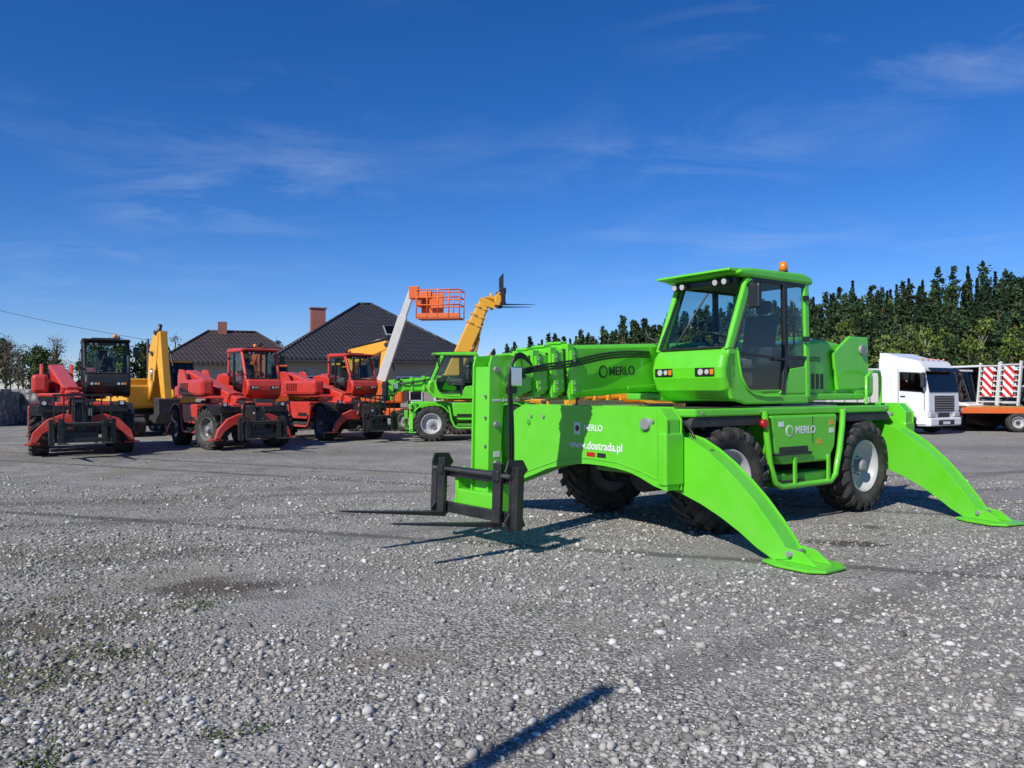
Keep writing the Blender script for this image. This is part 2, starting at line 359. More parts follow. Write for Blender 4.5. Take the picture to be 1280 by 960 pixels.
        beam(side+'_door_rail',(.27,yh-.02*s,1.975),(1.13,yh-.02*s,2.03),.02,.03,BLACK,C,bevel=.003)
        yy=yh+.006*s
        tube(side+'_door_trim',[(1.15,yy,2.05),(1.13,yy,1.92),(1.09,yy,1.76),(1.0,yy,1.63),(.86,yy,1.555),(.66,yy,1.53),(.34,yy,1.53)],.014,cabmat,C)
        for zz in(2.2,2.7): box(side+'_hinge',(-.19,-.11),(min(yh-.01,yh+.03*s),max(yh-.01,yh+.03*s)),(zz,zz+.06),BLACK,C,.004)
        tube(side+'_grab_rail',[(.16,yh,2.1),(.16,yh+.05*s,2.13),(.16,yh+.05*s,2.65),(.16,yh,2.68)],.011,BLACK,C)
    v=[(1.31,y0+.06,2.07),(1.31,y1-.06,2.07),(.93,y1-.05,2.89),(.93,y0+.05,2.89)]
    vb=[(a-.012,b,c) for a,b,c in v]
    mesh_obj('windscreen',v+vb,[(0,1,2,3),(4,7,6,5),(0,4,5,1),(1,5,6,2),(2,6,7,3),(3,7,4,0)],GLASS,C)
    beam('windscreen_bottom_seal',(1.325,y0+.08,2.085),(1.325,y1-.08,2.085),.03,.03,BLACK,C)
    beam('windscreen_top_seal',(.945,y0+.05,2.885),(.945,y1-.05,2.885),.03,.05,BLACK,C)
    for yy in(y0+.05,y1-.05): beam('windscreen_side_seal',(1.318,yy,2.09),(.94,yy,2.88),.03,.02,BLACK,C,bevel=.003)
    tube('wiper',[(1.33,.35,2.10),(1.31,.38,2.18),(1.12,.52,2.55)],.009,BLACK,C)
    tube('wiper_blade',[(1.27,.40,2.25),(1.02,.60,2.77)],.011,BLACK,C)
    box('rear_window',(-.205,-.195),(y0+.06,y1-.06),(2.0,2.88),GLASS,C,0)
    box('rear_panel',(-.22,-.17),(y0+.04,y1-.04),(1.5,2.0),TRIM,C,.01)
    prism('roof',[(-.30,2.90),(1.02,2.90),(1.16,2.93),(1.10,2.985),(.9,3.01),(-.12,3.03),(-.28,2.99)],y0-.02,y1+.02,'Y',cabmat,C,.035,seg=3)
    box('roof_lining',(-.2,.95),(y0+.06,y1-.06),(2.885,2.898),TRIM,C,0)
    prism('roof_visor',[(.98,2.93),(1.28,2.955),(1.26,2.985),(1.0,3.0)],y0-.05,y1-.02,'Y',cabmat,C,.01)
    box('roof_hatch',(.1,.8),(y0+.2,y1-.2),(3.02,3.04),GLASSD,C,.0)
    box('visor_lamp_bar',(1.0,1.10),(y0+.08,y1-.08),(2.83,2.90),BLACK,C,.01)
    for yy in(.20,.32,.82,.95):
        cyl('work_lamp',(1.02,yy,2.865),(1.17,yy,2.85),.042,BLACK,C); cyl('work_lamp_lens',(1.171,yy,2.85),(1.178,yy,2.849),.034,LAMP,C)
    for ya,yb in((.12,.40),(.74,1.02)):
        box('headlamp_housing',(1.38,1.436),(ya,yb),(1.76,1.86),BLACK,C,.01)
        cyl('headlamp',(1.42,ya+.09,1.81),(1.444,ya+.09,1.81),.036,LAMP,C); cyl('fog_lamp',(1.42,ya+.18,1.81),(1.443,ya+.18,1.81),.028,LAMP,C)
        box('indicator',(1.42,1.441),(yb-.055,yb-.01),(1.78,1.84),AMBER,C,.004)
    tube('mirror_arm',[(.98,y1,2.80),(1.06,y1+.14,2.84),(1.06,y1+.16,2.7)],.012,BLACK,C)
    box('mirror',(1.02,1.08),(y1+.08,y1+.24),(2.52,2.80),BLACK,C,.025)
    tube('mirror_arm_right',[(1.25,y0,2.2),(1.34,y0-.12,2.25),(1.34,y0-.16,2.35)],.012,BLACK,C)
    cyl('beacon_base',(-.08,.86,3.02),(-.08,.86,3.09),.06,BLACK,C); cyl('beacon',(-.08,.86,3.09),(-.08,.86,3.20),.055,AMBER,C,r2=.045)
    prism('seat_back',[(.0,1.95),(.12,1.95),(.02,2.55),(-.1,2.55)],.34,.80,'Y',SEAT,C,.05,seg=3)
    box('seat_cushion',(.0,.50),(.32,.82),(1.86,1.98),SEAT,C,.05); box('headrest',(-.12,-.03),(.47,.68),(2.58,2.74),SEAT,C,.03)
    box('seat_base',(.05,.42),(.38,.76),(1.64,1.86),DARK,C,.02)
    box('console_left',(.05,.6),(.88,.98),(1.9,2.12),TRIM,C,.03); box('console_right',(.05,.7),(.12,.26),(1.9,2.16),TRIM,C,.03)
    prism('dashboard',[(1.05,1.64),(1.25,1.64),(1.25,2.06),(1.0,2.12),(.94,2.04)],.3,.9,'Y',TRIM,C,.03)
    box('clipboard',(.3,.5),(.35,.6),(1.985,1.995),WHITE,C,0)
    cyl('steering_column',(1.0,.58,1.9),(.82,.58,2.18),.03,DARK,C)
    c=Vector((.82,.58,2.19)); q=Euler((0,R(-32),0)).to_matrix()
    tube('steering_wheel',[tuple(c+q@Vector((.19*math.cos(a),.19*math.sin(a),0))) for a in [2*math.pi*i/24 for i in range(24)]],.014,BLACK,C,True)
    for a in(0,2.1,4.2): tube('wheel_spoke',[tuple(c),tuple(c+q@Vector((.19*math.cos(a),.19*math.sin(a),0)))],.01,BLACK,C)
    # --- boom
    B=empty('boom',(-1.72,-.50,2.04),(0,R(-pitch),R(yaw)),T)
    cyl('boom_pivot',(0,-.36,0),(0,.36,0),.09,GREY,B)
    f_=(.865,.91,.955,1.0) if main else (.70,.80,.90,.985)
    n4=[(-.22,blen*f_[0],.285,.20),(blen*(f_[0]-.1),blen*f_[1],.25,.17),(blen*(f_[1]-.1),blen*f_[2],.225,.15),(blen*(f_[2]-.1),blen*f_[3],.20,.13)]
    for i,(a,b,h,w) in enumerate(n4):
        zt=.02; bm_=mat if i<2 else tip
        prism('boom_section_%d'%(i+1),[(-w,-h+.05),(-w+.05,-h),(w-.05,-h),(w,-h+.05),(w,h-.04+zt),(w-.04,h+zt),(-w+.04,h+zt),(-w,h-.04+zt)],a,b,'X',bm_,B,.01)
        box('collar_%d'%(i+1),(b-.09,b+.005),(-w-.018,w+.018),(-h-.018,h+zt+.016),bm_,B,.008)
        if i<3:
            for sy in(-1,1):
                for z0,z1 in((h*.3,h*.85),(-h*.85,-h*.3)):
                    box('wear_pad_block',(b-.08,b-.015),(min(sy*(w+.01),sy*(w+.05)),max(sy*(w+.01),sy*(w+.05))),(z0,z1),mat,B,.008)
                for zz in(h*.45,h*.7,-h*.45,-h*.7): cyl('pad_bolt',(b-.05,sy*(w+.04),zz),(b-.05,sy*(w+.068),zz),.014,GREY,B,8)
            box('top_pad',(b-.09,b+.02),(-w*.6,w*.6),(h+zt+.016,h+zt+.045),mat,B,.01)
            box('bronze_slider',(b-.0,b+.03),(-w*.5,w*.5),(-h-.02,-h+.01),BRONZE,B,.004)
            if main: box('dark_gap',(b+.006,b+.03),(-w+.02,w-.02),(-h+.03,h-.02),BLACK,B,.004)
    beam('rib_strip',(.5,.203,-.22),(blen*.68,.203,-.22),.012,.04,mat,B)
    for j in range(3): hose('hydraulic_hose',[(blen*.6,.20,.2-.03*j),(blen*.75,.25,.24-.03*j),(blen*.85,.26,.1-.03*j),(blen*.93,.24,.12-.03*j),(blen*.99,.16,.05-.02*j)],.012,BLACK,B)
    cyl('lift_cylinder',(.9,0,-.52),(2.0,0,-.33),.085,mat,B); cyl('lift_rod',(2.0,0,-.33),(2.6,0,-.25),.045,CHROME,B)
    if letters:
        text('lettering','MERLO',.145,BLACK,B,(3.98,.204,-.06),(R(90),0,R(180)))
        cyl('badge',(4.08,.201,-.01),(4.08,.206,-.01),.075,BLACK,B); cyl('badge_inner',(4.08,.2065,-.01),(4.08,.2085,-.01),.053,mat,B)
        for j in range(4): box('warning_label',(2.55+j*.17,2.64+j*.17),(.2005,.2035),(-.06,.03),(YELLOW if j%2 else WHITE),B,0)
        text('lettering','ROTO',.09,BLACK,T,(-.62,.803,1.98),(R(90),0,R(180)))
    if mat is RED:
        box('boom_label',(1.6,2.5),(.2005,.203),(-.08,.06),WHITE,B,0); box('boom_label_r',(1.6,2.5),(-.203,-.2005),(-.08,.06),WHITE,B,0)
    # --- head
    H=empty('boom_head',(blen*.975,0,0),(0,R(pitch),0),B)
    hl=head_len; dz=-drop
    for sy in(-1,1):
        ht=[(-.12,-.16),(-.10,.16),(hl*.5,.21),(hl+.0,.19),(hl+.03,.10),(hl+.05,dz*.55),(hl+.06,dz+.22),(hl-.14,dz+.22),(hl-.12,dz*.55),(hl-.16,-.30),(hl-.3,-.24)]
        prism('head_plate',ht,min(sy*.12,sy*.142),max(sy*.12,sy*.142),'Y',tip,H,.006)
    prism('head_column',[(hl-.09,.08),(hl+.01,.08),(hl+.03,dz+.25),(hl-.07,dz+.25)],-.12,.12,'Y',tip,H,.012)
    prism('head_web',[(-.08,-.10),(-.06,.12),(hl-.14,.13),(hl-.14,-.14)],-.10,.10,'Y',tip,H,.015)
    box('valve_block',(hl-.32,hl-.18),(.143,.25),(-.12,.08),CHROME,H,.01)
    box('valve_block_low',(hl-.28,hl-.18),(.143,.22),(-.20,-.13),BLACK,H,.01)
    for zz in(-.02,.04): cyl('valve_coil',(hl-.34,.2,zz),(hl-.40,.2,zz),.02,BLACK,H,10)
    cyl('tilt_cylinder',(hl-.24,.06,-.32),(hl-.26,.06,dz+.5),.05,mat,H); cyl('tilt_rod',(hl-.26,.06,dz+.5),(hl-.2,.06,dz+.3),.03,CHROME,H)
    for j in range(3): hose('head_hose',[(-.05,.2,.1),(hl-.3,.24,.24+.04*j),(hl-.1,.22,.1),(hl-.2-.03*j,.2,-.4),(hl-.2-.03*j,.17,dz+.4)],.012,BLACK,H)
    for zz in(.05,-.35*drop,-.62*drop): cyl('head_pin',(hl-.05,-.17,zz),(hl-.05,.17,zz),.03,GREY,H)
    for zz in(-.15,-.3,-.5,-.7,-.85): cyl('column_bolt',(hl+.03,.07,zz*drop),(hl+.05,.07,zz*drop),.014,GREY,H,8)
    box('coupler',(hl-.16,hl+.10),(-.34,.34),(dz+.10,dz+.27),tip,H,.02)
    for nm,s_ in(('left',1),('right',-1)):
        prism('coupler_hook_'+nm,[(hl-.14,dz-.02),(hl+.06,dz-.02),(hl+.10,dz+.1),(hl+.10,dz+.46),(hl-.02,dz+.50),(hl-.14,dz+.3)],min(s_*.30,s_*.36),max(s_*.30,s_*.36),'Y',tip,H,.012)
    cyl('coupler_bar',(hl+.04,-.40,dz+.42),(hl+.04,.40,dz+.42),.03,DARK,H)
    K=empty('fork_carriage',(hl+.10,.02,dz-.03),(0,R(-tilt*.4),0),H)
    for sy in(-.66,.66):
        box('carriage_post',(.0,.09),(sy-.05,sy+.05),(.0,.60),BLACK,K,.012)
        prism('post_plate',[(-.12,.02),(-.02,-.02),(.12,-.02),(.15,.08),(.10,.14),(.10,.50),(.16,.56),(.13,.66),(-.06,.66),(-.13,.56),(-.05,.48),(-.05,.14)],sy*.92-.012,sy*.92+.012,'Y',BLACK,K,.008)
    for z0,z1 in((.42,.53),(.04,.15)): box('carriage_bar',(.0,.07),(-.62,.62),(z0,z1),BLACK,K,.012)
    tube('fork_shaft',[(.11,-.64,.50),(.11,.64,.50)],.022,DARK,K)
    if backrest:
        for yy in [-.6+.2*i for i in range(7)]: box('backrest_bar',(.02,.05),(yy-.015,yy+.015),(.53,1.15),BLACK,K,.004)
        box('backrest_top',(.015,.055),(-.63,.63),(1.15,1.2),BLACK,K,.006)
    for yy in(-.47,.45):
        box('fork_shank',(.09,.135),(yy-.06,yy+.06),(.02,.62),BLACK,K,.008)
        box('fork_eye',(.06,.16),(yy-.05,yy+.05),(.44,.56),BLACK,K,.02)
        F=empty('fork_blade_pivot',(.11,yy,.03),(0,R(-tilt*.6-.5),0),K)
        v=[(-.02,-.06,-.03),(-.02,.06,-.03),(1.2,-.035,-.003),(1.2,.035,-.003),(-.02,-.06,.02),(-.02,.06,.02),(1.2,-.035,.008),(1.2,.035,.008)]
        mesh_obj('fork_blade',v,[(0,1,3,2),(4,6,7,5),(0,4,5,1),(2,3,7,6),(0,2,6,4),(1,5,7,3)],BLACK,F,.004)
    if letters:
        text('lettering','www.dostrada.pl',.13,WHITE,T,(2.503,-.30,.93),(R(90),0,R(90)))
        text('lettering','MERLO',.10,WHITE,T,(2.503,-.05,1.14),(R(90),0,R(90)))
        for yy,mm in((.0,REDL),(.18,BLACK)): box('sticker',(2.501,2.504),(yy,yy+.14),(.845,.895),mm,T,0)
        box('sticker_white',(2.501,2.504),(-.22,-.11),(1.09,1.23),WHITE,T,0); cyl('sticker_mark',(2.504,-.165,1.16),(2.506,-.165,1.16),.035,BLACK,T)
        text('lettering','MERLO',.13,WHITE,T,(.20,1.163,1.08),(R(90),0,R(180)))
        cyl('badge',(.32,1.16,1.12),(.32,1.165,1.12),.07,WHITE,T); cyl('badge_inner',(.32,1.1655,1.12),(.32,1.1675,1.12),.052,mat,T)
        for j,(xx,zz) in enumerate(((-.56,1.2),(-.56,1.1),(-.3,.97),(.48,1.2))): box('warning_label',(xx-.05,xx+.05),(1.1605,1.1635),(zz-.03,zz+.03),WHITE if j%2 else YELLOW,T,0)
        text('lettering','www.dostrada.pl',.055,WHITE,H,(hl-.0,.143,-.28),(R(90),0,R(180)))
        box('red_label',(hl-.10,hl-.03),(.143,.146),(dz+.5,dz+.58),REDL,H,0); box('white_label',(hl-.10,hl-.02),(.143,.146),(dz+.62,dz+.68),WHITE,H,0)
    return T

telehandler('rotating_telehandler',(2.89,10.29),215.7,GREEN,GREEND,letters=True,main=True,steer=R(-6),blen=5.38)
# red row
telehandler('rotating_telehandler',(-11.6,20.6),-58,RED,DARK,cabmat=BLACK,rim=RIMR,pitch=-12,blen=4.5,drop=.75,stab='in',yaw=5,tilt=2,head_len=.35,scale=.98,tip=BLACK,backrest=True)
telehandler('rotating_telehandler',(-8.25,22.3),-50,RED,DARK,rim=RIMR,pitch=-13,blen=4.6,drop=.65,stab='in',yaw=4,tilt=2,head_len=.35,scale=.93,steer=R(14),tip=BLACK)
telehandler('rotating_telehandler',(-6.2,26.0),-46,RED,DARK,rim=RIMR,pitch=-13,blen=4.8,drop=.6,stab='in',yaw=5,tilt=2,head_len=.35,scale=.94,steer=R(-10),tip=BLACK,backrest=True)
telehandler('rotating_telehandler',(-1.4,25.2),188,GREEN,GREEND,pitch=-2,blen=4.2,drop=.5,stab='in',yaw=2,scale=.93)
telehandler('rotating_telehandler',(-.75,29.0),8,YELLOW,DARK,pitch=66,blen=3.5,drop=.15,stab='in',yaw=0,scale=.95,head_len=.5,tilt=0,backrest=True)
telehandler('rotating_telehandler',(4.0,20.6),200,YELLOW,DARK,pitch=-4,blen=4.4,drop=1.0,stab='in',yaw=3,scale=.88)

# ---------------------------------------------------------------- excavators
def excavator(loc,heading,mat,b1=(2.0,3.9),b2=(3.3,1.8),b0=(.9,1.6),scale=1.0,bend=(1.1,3.4)):
    T=empty('excavator',(loc[0],loc[1],0),(0,0,R(heading)),None,scale)
    for sy in(-1,1):
        a=sy*.98
        prism('track',[(-1.6,.25),(-1.4,.05),(1.4,.05),(1.6,.25),(1.62,.55),(1.4,.78),(-1.4,.78),(-1.62,.55)],a-.24,a+.24,'Y',RUB,T,.05)
        for i in range(5): cyl('track_roller',(-1.1+.55*i,a-.26,.3),(-1.1+.55*i,a+.26,.3),.16,GREY,T)
        for i in range(14):
            box('track_shoe',(-1.5+i*.225,-1.5+i*.225+.05),(a-.25,a+.25),(.775,.805),DARK,T,.005)
    box('undercarriage',(-.8,.8),(-.8,.8),(.35,.85),DARK,T,.05); cyl('slew_ring',(0,0,.85),(0,0,1.0),.6,DARK,T)
    prism('upper_body',[(-1.7,-1.15),(-1.4,-1.25),(1.1,-1.25),(1.1,.1),(.2,.1),(.2,1.25),(-1.4,1.25),(-1.7,1.15)],1.0,1.85,'Z',mat,T,.08)
    prism('counterweight',[(-1.95,-1.0),(-1.3,-1.25),(-1.3,1.25),(-1.95,1.0)],.98,1.95,'Z',mat,T,.1)
    box('engine_hood',(-1.3,-.3),(-1.1,1.1),(1.85,2.1),mat,T,.06)
    cyl('exhaust',(-.8,-.6,2.1),(-.8,-.6,2.5),.05,BLACK,T)
    prism('cab_shell_lower',[(-.1,1.0),(1.35,1.0),(1.42,1.7),(-.1,1.7)],.3,1.2,'Y',mat,T,.04)
    prism('cab_windows',[(-.06,1.7),(1.38,1.7),(1.1,2.68),(-.06,2.68)],.34,1.16,'Y',GLASSD,T,.0)
    for x,xt in((1.38,1.08),(.6,.55),(-.06,-.06)):
        for yy in(.32,1.18): beam('cab_pillar',(x,yy,1.68),(xt,yy,2.7),.06,.07,BLACK,T)
    box('cab_roof',(-.12,1.12),(.3,1.2),(2.68,2.78),mat,T,.04)
    box('cab_seat',(.1,.5),(.5,1.0),(1.5,2.3),SEAT,T,.05)
    for i in range(4): box('hood_louvre',(-1.25+i*.2,-1.13+i*.2),(-1.262,1.262),(1.35,1.65),BLACK,T,.0)
    beam('boom_lower',(b0[0],-.1,b0[1]),(bend[0],-.1,bend[1]),.34,.5,mat,T,.65,.03)
    beam('boom_upper',(bend[0],-.1,bend[1]),(b1[0],-.1,b1[1]),.34,.65,mat,T,.35,.03)
    beam('stick',(b1[0],-.1,b1[1]),(b2[0],-.1,b2[1]),.27,.5,mat,T,.28,.02)
    for yy in(-.38,.18): 
        e1=((bend[0]+b0[0])/2+.3,yy,(bend[1]+b0[1])/2+.2); m1=tuple((Vector((1.1,yy,1.3))*.4+Vector(e1)*.6))
        cyl('boom_cylinder',(1.1,yy,1.3),m1,.08,mat,T); cyl('boom_rod',m1,e1,.045,CHROME,T)
    cyl('stick_cylinder',(bend[0],-.1,bend[1]+.4),(b1[0],-.1,b1[1]+.3),.07,BLACK,T)
    for p in((b1[0],b1[1]),(bend[0],bend[1])): cyl('boom_pin',(p[0],-.32,p[1]),(p[0],.12,p[1]),.08,DARK,T)
    hose('boom_hose',[(b0[0],.1,b0[1]+.3),(bend[0]-.1,.12,bend[1]+.25),(b1[0],.12,b1[1]+.2),(b2[0]*.5+b1[0]*.5+.3,.1,(b1[1]+b2[1])/2)],.03,BLACK,T)
    bx,bz=b2
    prism('bucket',[(bx-.2,bz+.1),(bx+.2,bz+.05),(bx+.25,bz-.5),(bx-.1,bz-.85),(bx-.55,bz-.7),(bx-.5,bz-.55),(bx-.15,bz-.5)],-.5,.3,'Y',DARK,T,.03)
    return T
excavator((-13.3,28.0),-40,YELLOW,b0=(.8,1.5),bend=(1.0,3.0),b1=(1.25,3.75),b2=(1.75,1.3),scale=.97)
excavator((-7.9,33.0),-30,YELLOW,b0=(.9,1.6),bend=(1.5,3.0),b1=(3.4,3.45),b2=(3.0,1.4),scale=1.0)
excavator((-10.7,31.8),-60,ORANGE,b0=(.9,1.6),bend=(1.0,3.0),b1=(2.0,3.3),b2=(2.6,1.5),scale=.95)

# ---------------------------------------------------------------- boom lift
def boom_lift():
    T=empty('boom_lift',(-5.2,31,0),(0,0,0))
    box('chassis',(-1.3,1.3),(-.8,.8),(.5,.9),ORANGE,T,.05)
    for x in(-1.0,1.0):
        for y in(-.95,.95): wheel('wheel',(x,y,.45),.45,.32,GREY,T)
    cyl('turntable',(0,0,.9),(0,0,1.1),.7,DARK,T)
    prism('turret',[(-1.6,1.1),(.9,1.1),(.9,1.7),(-.4,2.1),(-1.6,2.0)],-.8,.8,'Y',ORANGE,T,.08)
    beam('boom_lower',(-.2,0,1.6),(.80,0,4.6),.3,.36,CREAM,T,.34,.02)
    beam('boom_upper',(.70,0,4.3),(1.2,0,5.75),.22,.26,CREAM,T,.24,.02)
    beam('jib',(1.15,0,5.6),(1.5,0,5.0),.18,.22,ORANGE,T,.2)
    box('boom_head',(1.05,1.45),(-.16,.16),(5.3,5.8),ORANGE,T,.03)
    P=empty('platform',(1.45,0,4.45),(0,0,R(-8)),T)
    box('platform_floor',(0,1.75),(-.45,.45),(0,.06),ORANGE,P,.01)
    box('platform_toe_board',(0,1.75),(-.47,-.45),(.06,.22),ORANGE,P,.005)
    for z in(.55,.85,1.15): tube('guard_rail',[(0,-.45,z),(1.75,-.45,z),(1.75,.45,z),(0,.45,z)],.028,ORANGE,P,True)
    for x in(0,.44,.88,1.32,1.75):
        for y in(-.45,.45): cyl('guard_post',(x,y,.05),(x,y,1.15),.025,ORANGE,P,8)
    box('control_box',(.1,.6),(-.43,-.2),(.8,1.1),ORANGE,P,.03); box('platform_panel',(.0,.9),(.40,.43),(.2,1.1),ORANGE,P,.01)
boom_lift()

# ---------------------------------------------------------------- lorries
def truck(loc,heading,scale=.9):
    T=empty('lorry',(loc[0],loc[1],0),(0,0,R(heading)),None,scale)
    box('ladder_frame',(-6,.0),(-.45,.45),(.7,.95),DARK,T,.02)
    prism('cab_shell',[(-2.15,.85),(-.05,.62),(.02,1.0),(.0,1.75),(-.18,2.72),(-.42,3.05),(-1.1,3.2),(-2.15,3.22)],-1.22,1.22,'Y',WHITE,T,.1,seg=4)
    prism('windscreen',[(.012,1.78),(.03,1.78),(-.14,2.58),(-.175,2.58)],-1.08,1.08,'Y',GLASSD,T,.0)
    prism('windscreen_dark',[(.004,1.74),(.02,1.74),(-.155,2.62),(-.18,2.62)],-1.12,1.12,'Y',BLACK,T,.004)
    prism('sun_visor',[(-.02,2.66),(.12,2.58),(.14,2.61),(-.06,2.76)],-1.1,1.1,'Y',GLASSD,T,.004)
    for sy in(-1,1):
        y=1.222*sy; a,b=min(y,y+.008*sy),max(y,y+.008*sy)
        prism('door_window',[(-1.15,1.85),(-.22,1.78),(-.36,2.5),(-1.15,2.55)],a,b,'Y',GLASSD,T,0)
        prism('door_window_seal',[(-1.2,1.80),(-.17,1.73),(-.33,2.55),(-1.2,2.6)],min(y,y+.004*sy),max(y,y+.004*sy),'Y',BLACK,T,0)
        box('door_gap',(-1.26,-1.24),(a,b),(.9,2.7),BLACK,T,0); box('door_gap_front',(-.15,-.135),(a,b),(1.0,1.75),BLACK,T,0)
        box('door_handle',(-1.15,-.95),(min(y,y+.03*sy),max(y,y+.03*sy)),(1.55,1.6),DARK,T,.005)
        box('mirror',(-.15,.0),(min(y+.12*sy,y+.34*sy),max(y+.12*sy,y+.34*sy)),(1.95,2.55),DARK,T,.05)
        tube('mirror_arm',[(-.15,y,2.5),(-.08,y+.2*sy,2.55)],.02,DARK,T)
        prism('wheel_arch',[(-1.75,.55),(-1.62,.98),(-1.3,1.16),(-.95,1.16),(-.65,.98),(-.5,.55)],min(y-.3*sy,y+.01*sy),max(y-.3*sy,y+.01*sy),'Y',DARK,T,.02)
        wheel('front_wheel',(-1.12,sy*1.1,.5),.5,.3,WHITE,T,lugs=False)
        for x in(-4.6,): wheel('drive_wheel',(x,sy*.98,.5),.5,.55,WHITE,T,lugs=False)
        prism('mudguard',[(-5.25,.7),(-5.1,1.1),(-4.6,1.22),(-4.1,1.1),(-3.95,.7),(-4.05,.7),(-4.18,1.02),(-4.6,1.12),(-5.02,1.02),(-5.15,.7)],min(.7*sy,1.26*sy),max(.7*sy,1.26*sy),'Y',DARK,T,.01)
        cyl('fuel_tank',(-3.7,sy*.85,.72),(-2.4,sy*.85,.72),.33,SILV,T,24)
        box('side_skirt',(-3.8,-2.1),(min(1.16*sy,1.2*sy),max(1.16*sy,1.2*sy)),(.4,1.0),WHITE,T,.03)
        box('headlamp',(-.12,.06),(min(.72*sy,1.14*sy),max(.72*sy,1.14*sy)),(.72,.92),LAMP,T,.03)
        box('step',(-.48,-.1),(min(1.0*sy,1.24*sy),max(1.0*sy,1.24*sy)),(.42,.85),WHITE,T,.03)
    box('bumper',(-.5,.1),(-1.2,1.2),(.35,.70),WHITE,T,.06); box('lower_intake',(.09,.11),(-.6,.6),(.4,.6),BLACK,T,.005)
    box('grille',(.01,.035),(-.75,.75),(.95,1.6),BLACK,T,.01)
    for i in range(6): box('grille_bar',(.035,.05),(-.72,.72),(1.0+i*.1,1.03+i*.1),GREY,T,.004)
    box('number_plate',(.11,.12),(-.26,.26),(.43,.54),WHITE,T,.002)
    prism('air_deflector',[(-2.15,3.2),(-1.2,3.2),(-1.9,3.42),(-2.15,3.42)],-1.1,1.1,'Y',WHITE,T,.03)
    for yy in(-.8,-.4,0,.4,.8): cyl('marker_lamp',(-.45,yy,3.08),(-.42,yy,3.14),.04,AMBER,T,8)
    return T
truck((15.75,28.0),-57,.88)
def box_lorry(loc,heading):
    T=empty('box_lorry',(loc[0],loc[1],0),(0,0,R(heading)))
    box('cargo_body',(-6,-2.3),(-1.2,1.2),(1.0,2.6),CREAM,T,.04); box('cab_body',(-2.1,0),(-1.1,1.1),(.6,2.35),WHITE,T,.15)
    box('cab_window',(-1.3,-.3),(-1.112,1.112),(1.4,2.0),GLASSD,T,.0); box('cab_windscreen',(-.2,.01),(-.95,.95),(1.35,2.1),BLACK,T,.01)
    for i in range(7): box('body_rib',(-5.8+i*.55,-5.74+i*.55),(-1.22,1.22),(1.05,2.55),GREY,T,.004)
    for x in(-4.8,-1.1):
        for y in(-1,1): wheel('wheel',(x,y,.45),.45,.3,GREY,T,lugs=False)
    box('frame',(-6,0),(-.5,.5),(.5,.98),DARK,T,.02)
box_lorry((20.5,35.5),-8)
def low_loader(loc,heading):
    T=empty('low_loader_trailer',(loc[0],loc[1],0),(0,0,R(heading)))
    box('deck',(-7,3.5),(-1.25,1.25),(.72,.95),ORANGE,T,.02); box('deck_boards',(-6.9,3.4),(-1.2,1.2),(.954,.99),BRONZE,T,.005)
    for i in range(4):
        for y in(-1.12,1.12): wheel('wheel',(1.5-i*.95,y,.38),.38,.3,RIMW,T,lugs=False)
    for i in range(14): box('side_stake',(-6.8+i*.75,-6.72+i*.75),(-1.28,-1.24),(.68,.94),GREY,T,.004)
    box('side_reflector',(-6.5,3.0),(-1.266,-1.254),(.80,.86),STRIPE,T,.0)
    for y in(-.85,.85):
        E=empty('ramp',(1.7,y,1.0),(0,R(-8),R(35)),T)
        for yy in(-.38,.38): beam('ramp_stringer',(0,yy,0),(0,yy,1.75),.07,.12,CREAM,E)
        for i in range(8): box('ramp_rung',(-.04,.04),(-.36,.36),(.12+i*.21,.17+i*.21),CREAM,E,.004)
        for sx,nm in((.08,'front'),(-.08,'back')): box('ramp_warning_board_'+nm,(sx-.01,sx+.01),(-.2,.2),(.35,1.55),STRIPE,E,.002)
    box('tail_board',(3.5,3.56),(-1.25,1.25),(.55,.95),STRIPE,T,.01)
    return T
low_loader((20.9,30.2),172)
def scissor(loc,heading,s=1):
    T=empty('scissor_lift',(loc[0],loc[1],loc[2]),(0,0,R(heading)),None,s)
    box('base',(-1.2,1.2),(-.5,.5),(.2,.6),CREAM,T,.05)
    for x in(-.9,.9):
        for y in(-.5,.5): wheel('wheel',(x,y,.22),.22,.15,GREY,T,lugs=False)
    for i in range(4):
        z=.65+i*.2
        for y in(-.4,.4):
            beam('scissor_arm',(-1.0,y,z),(1.0,y,z+.2),.05,.09,GREY,T); beam('scissor_arm',(-1.0,y+.06,z+.2),(1.0,y+.06,z),.05,.09,GREY,T)
    box('platform',(-1.25,1.25),(-.55,.55),(1.48,1.55),CREAM,T,.01)
    for z in(1.9,2.25,2.6): tube('guard_rail',[(-1.25,-.55,z),(1.25,-.55,z),(1.25,.55,z),(-1.25,.55,z)],.025,WHITE,T,True)
    for x in(-1.25,-.6,0,.6,1.25):
        for y in(-.55,.55): cyl('guard_post',(x,y,1.5),(x,y,2.6),.022,WHITE,T,8)
    box('cover',(-1.0,1.0),(-.56,-.52),(1.7,2.3),WHITE,T,.01)
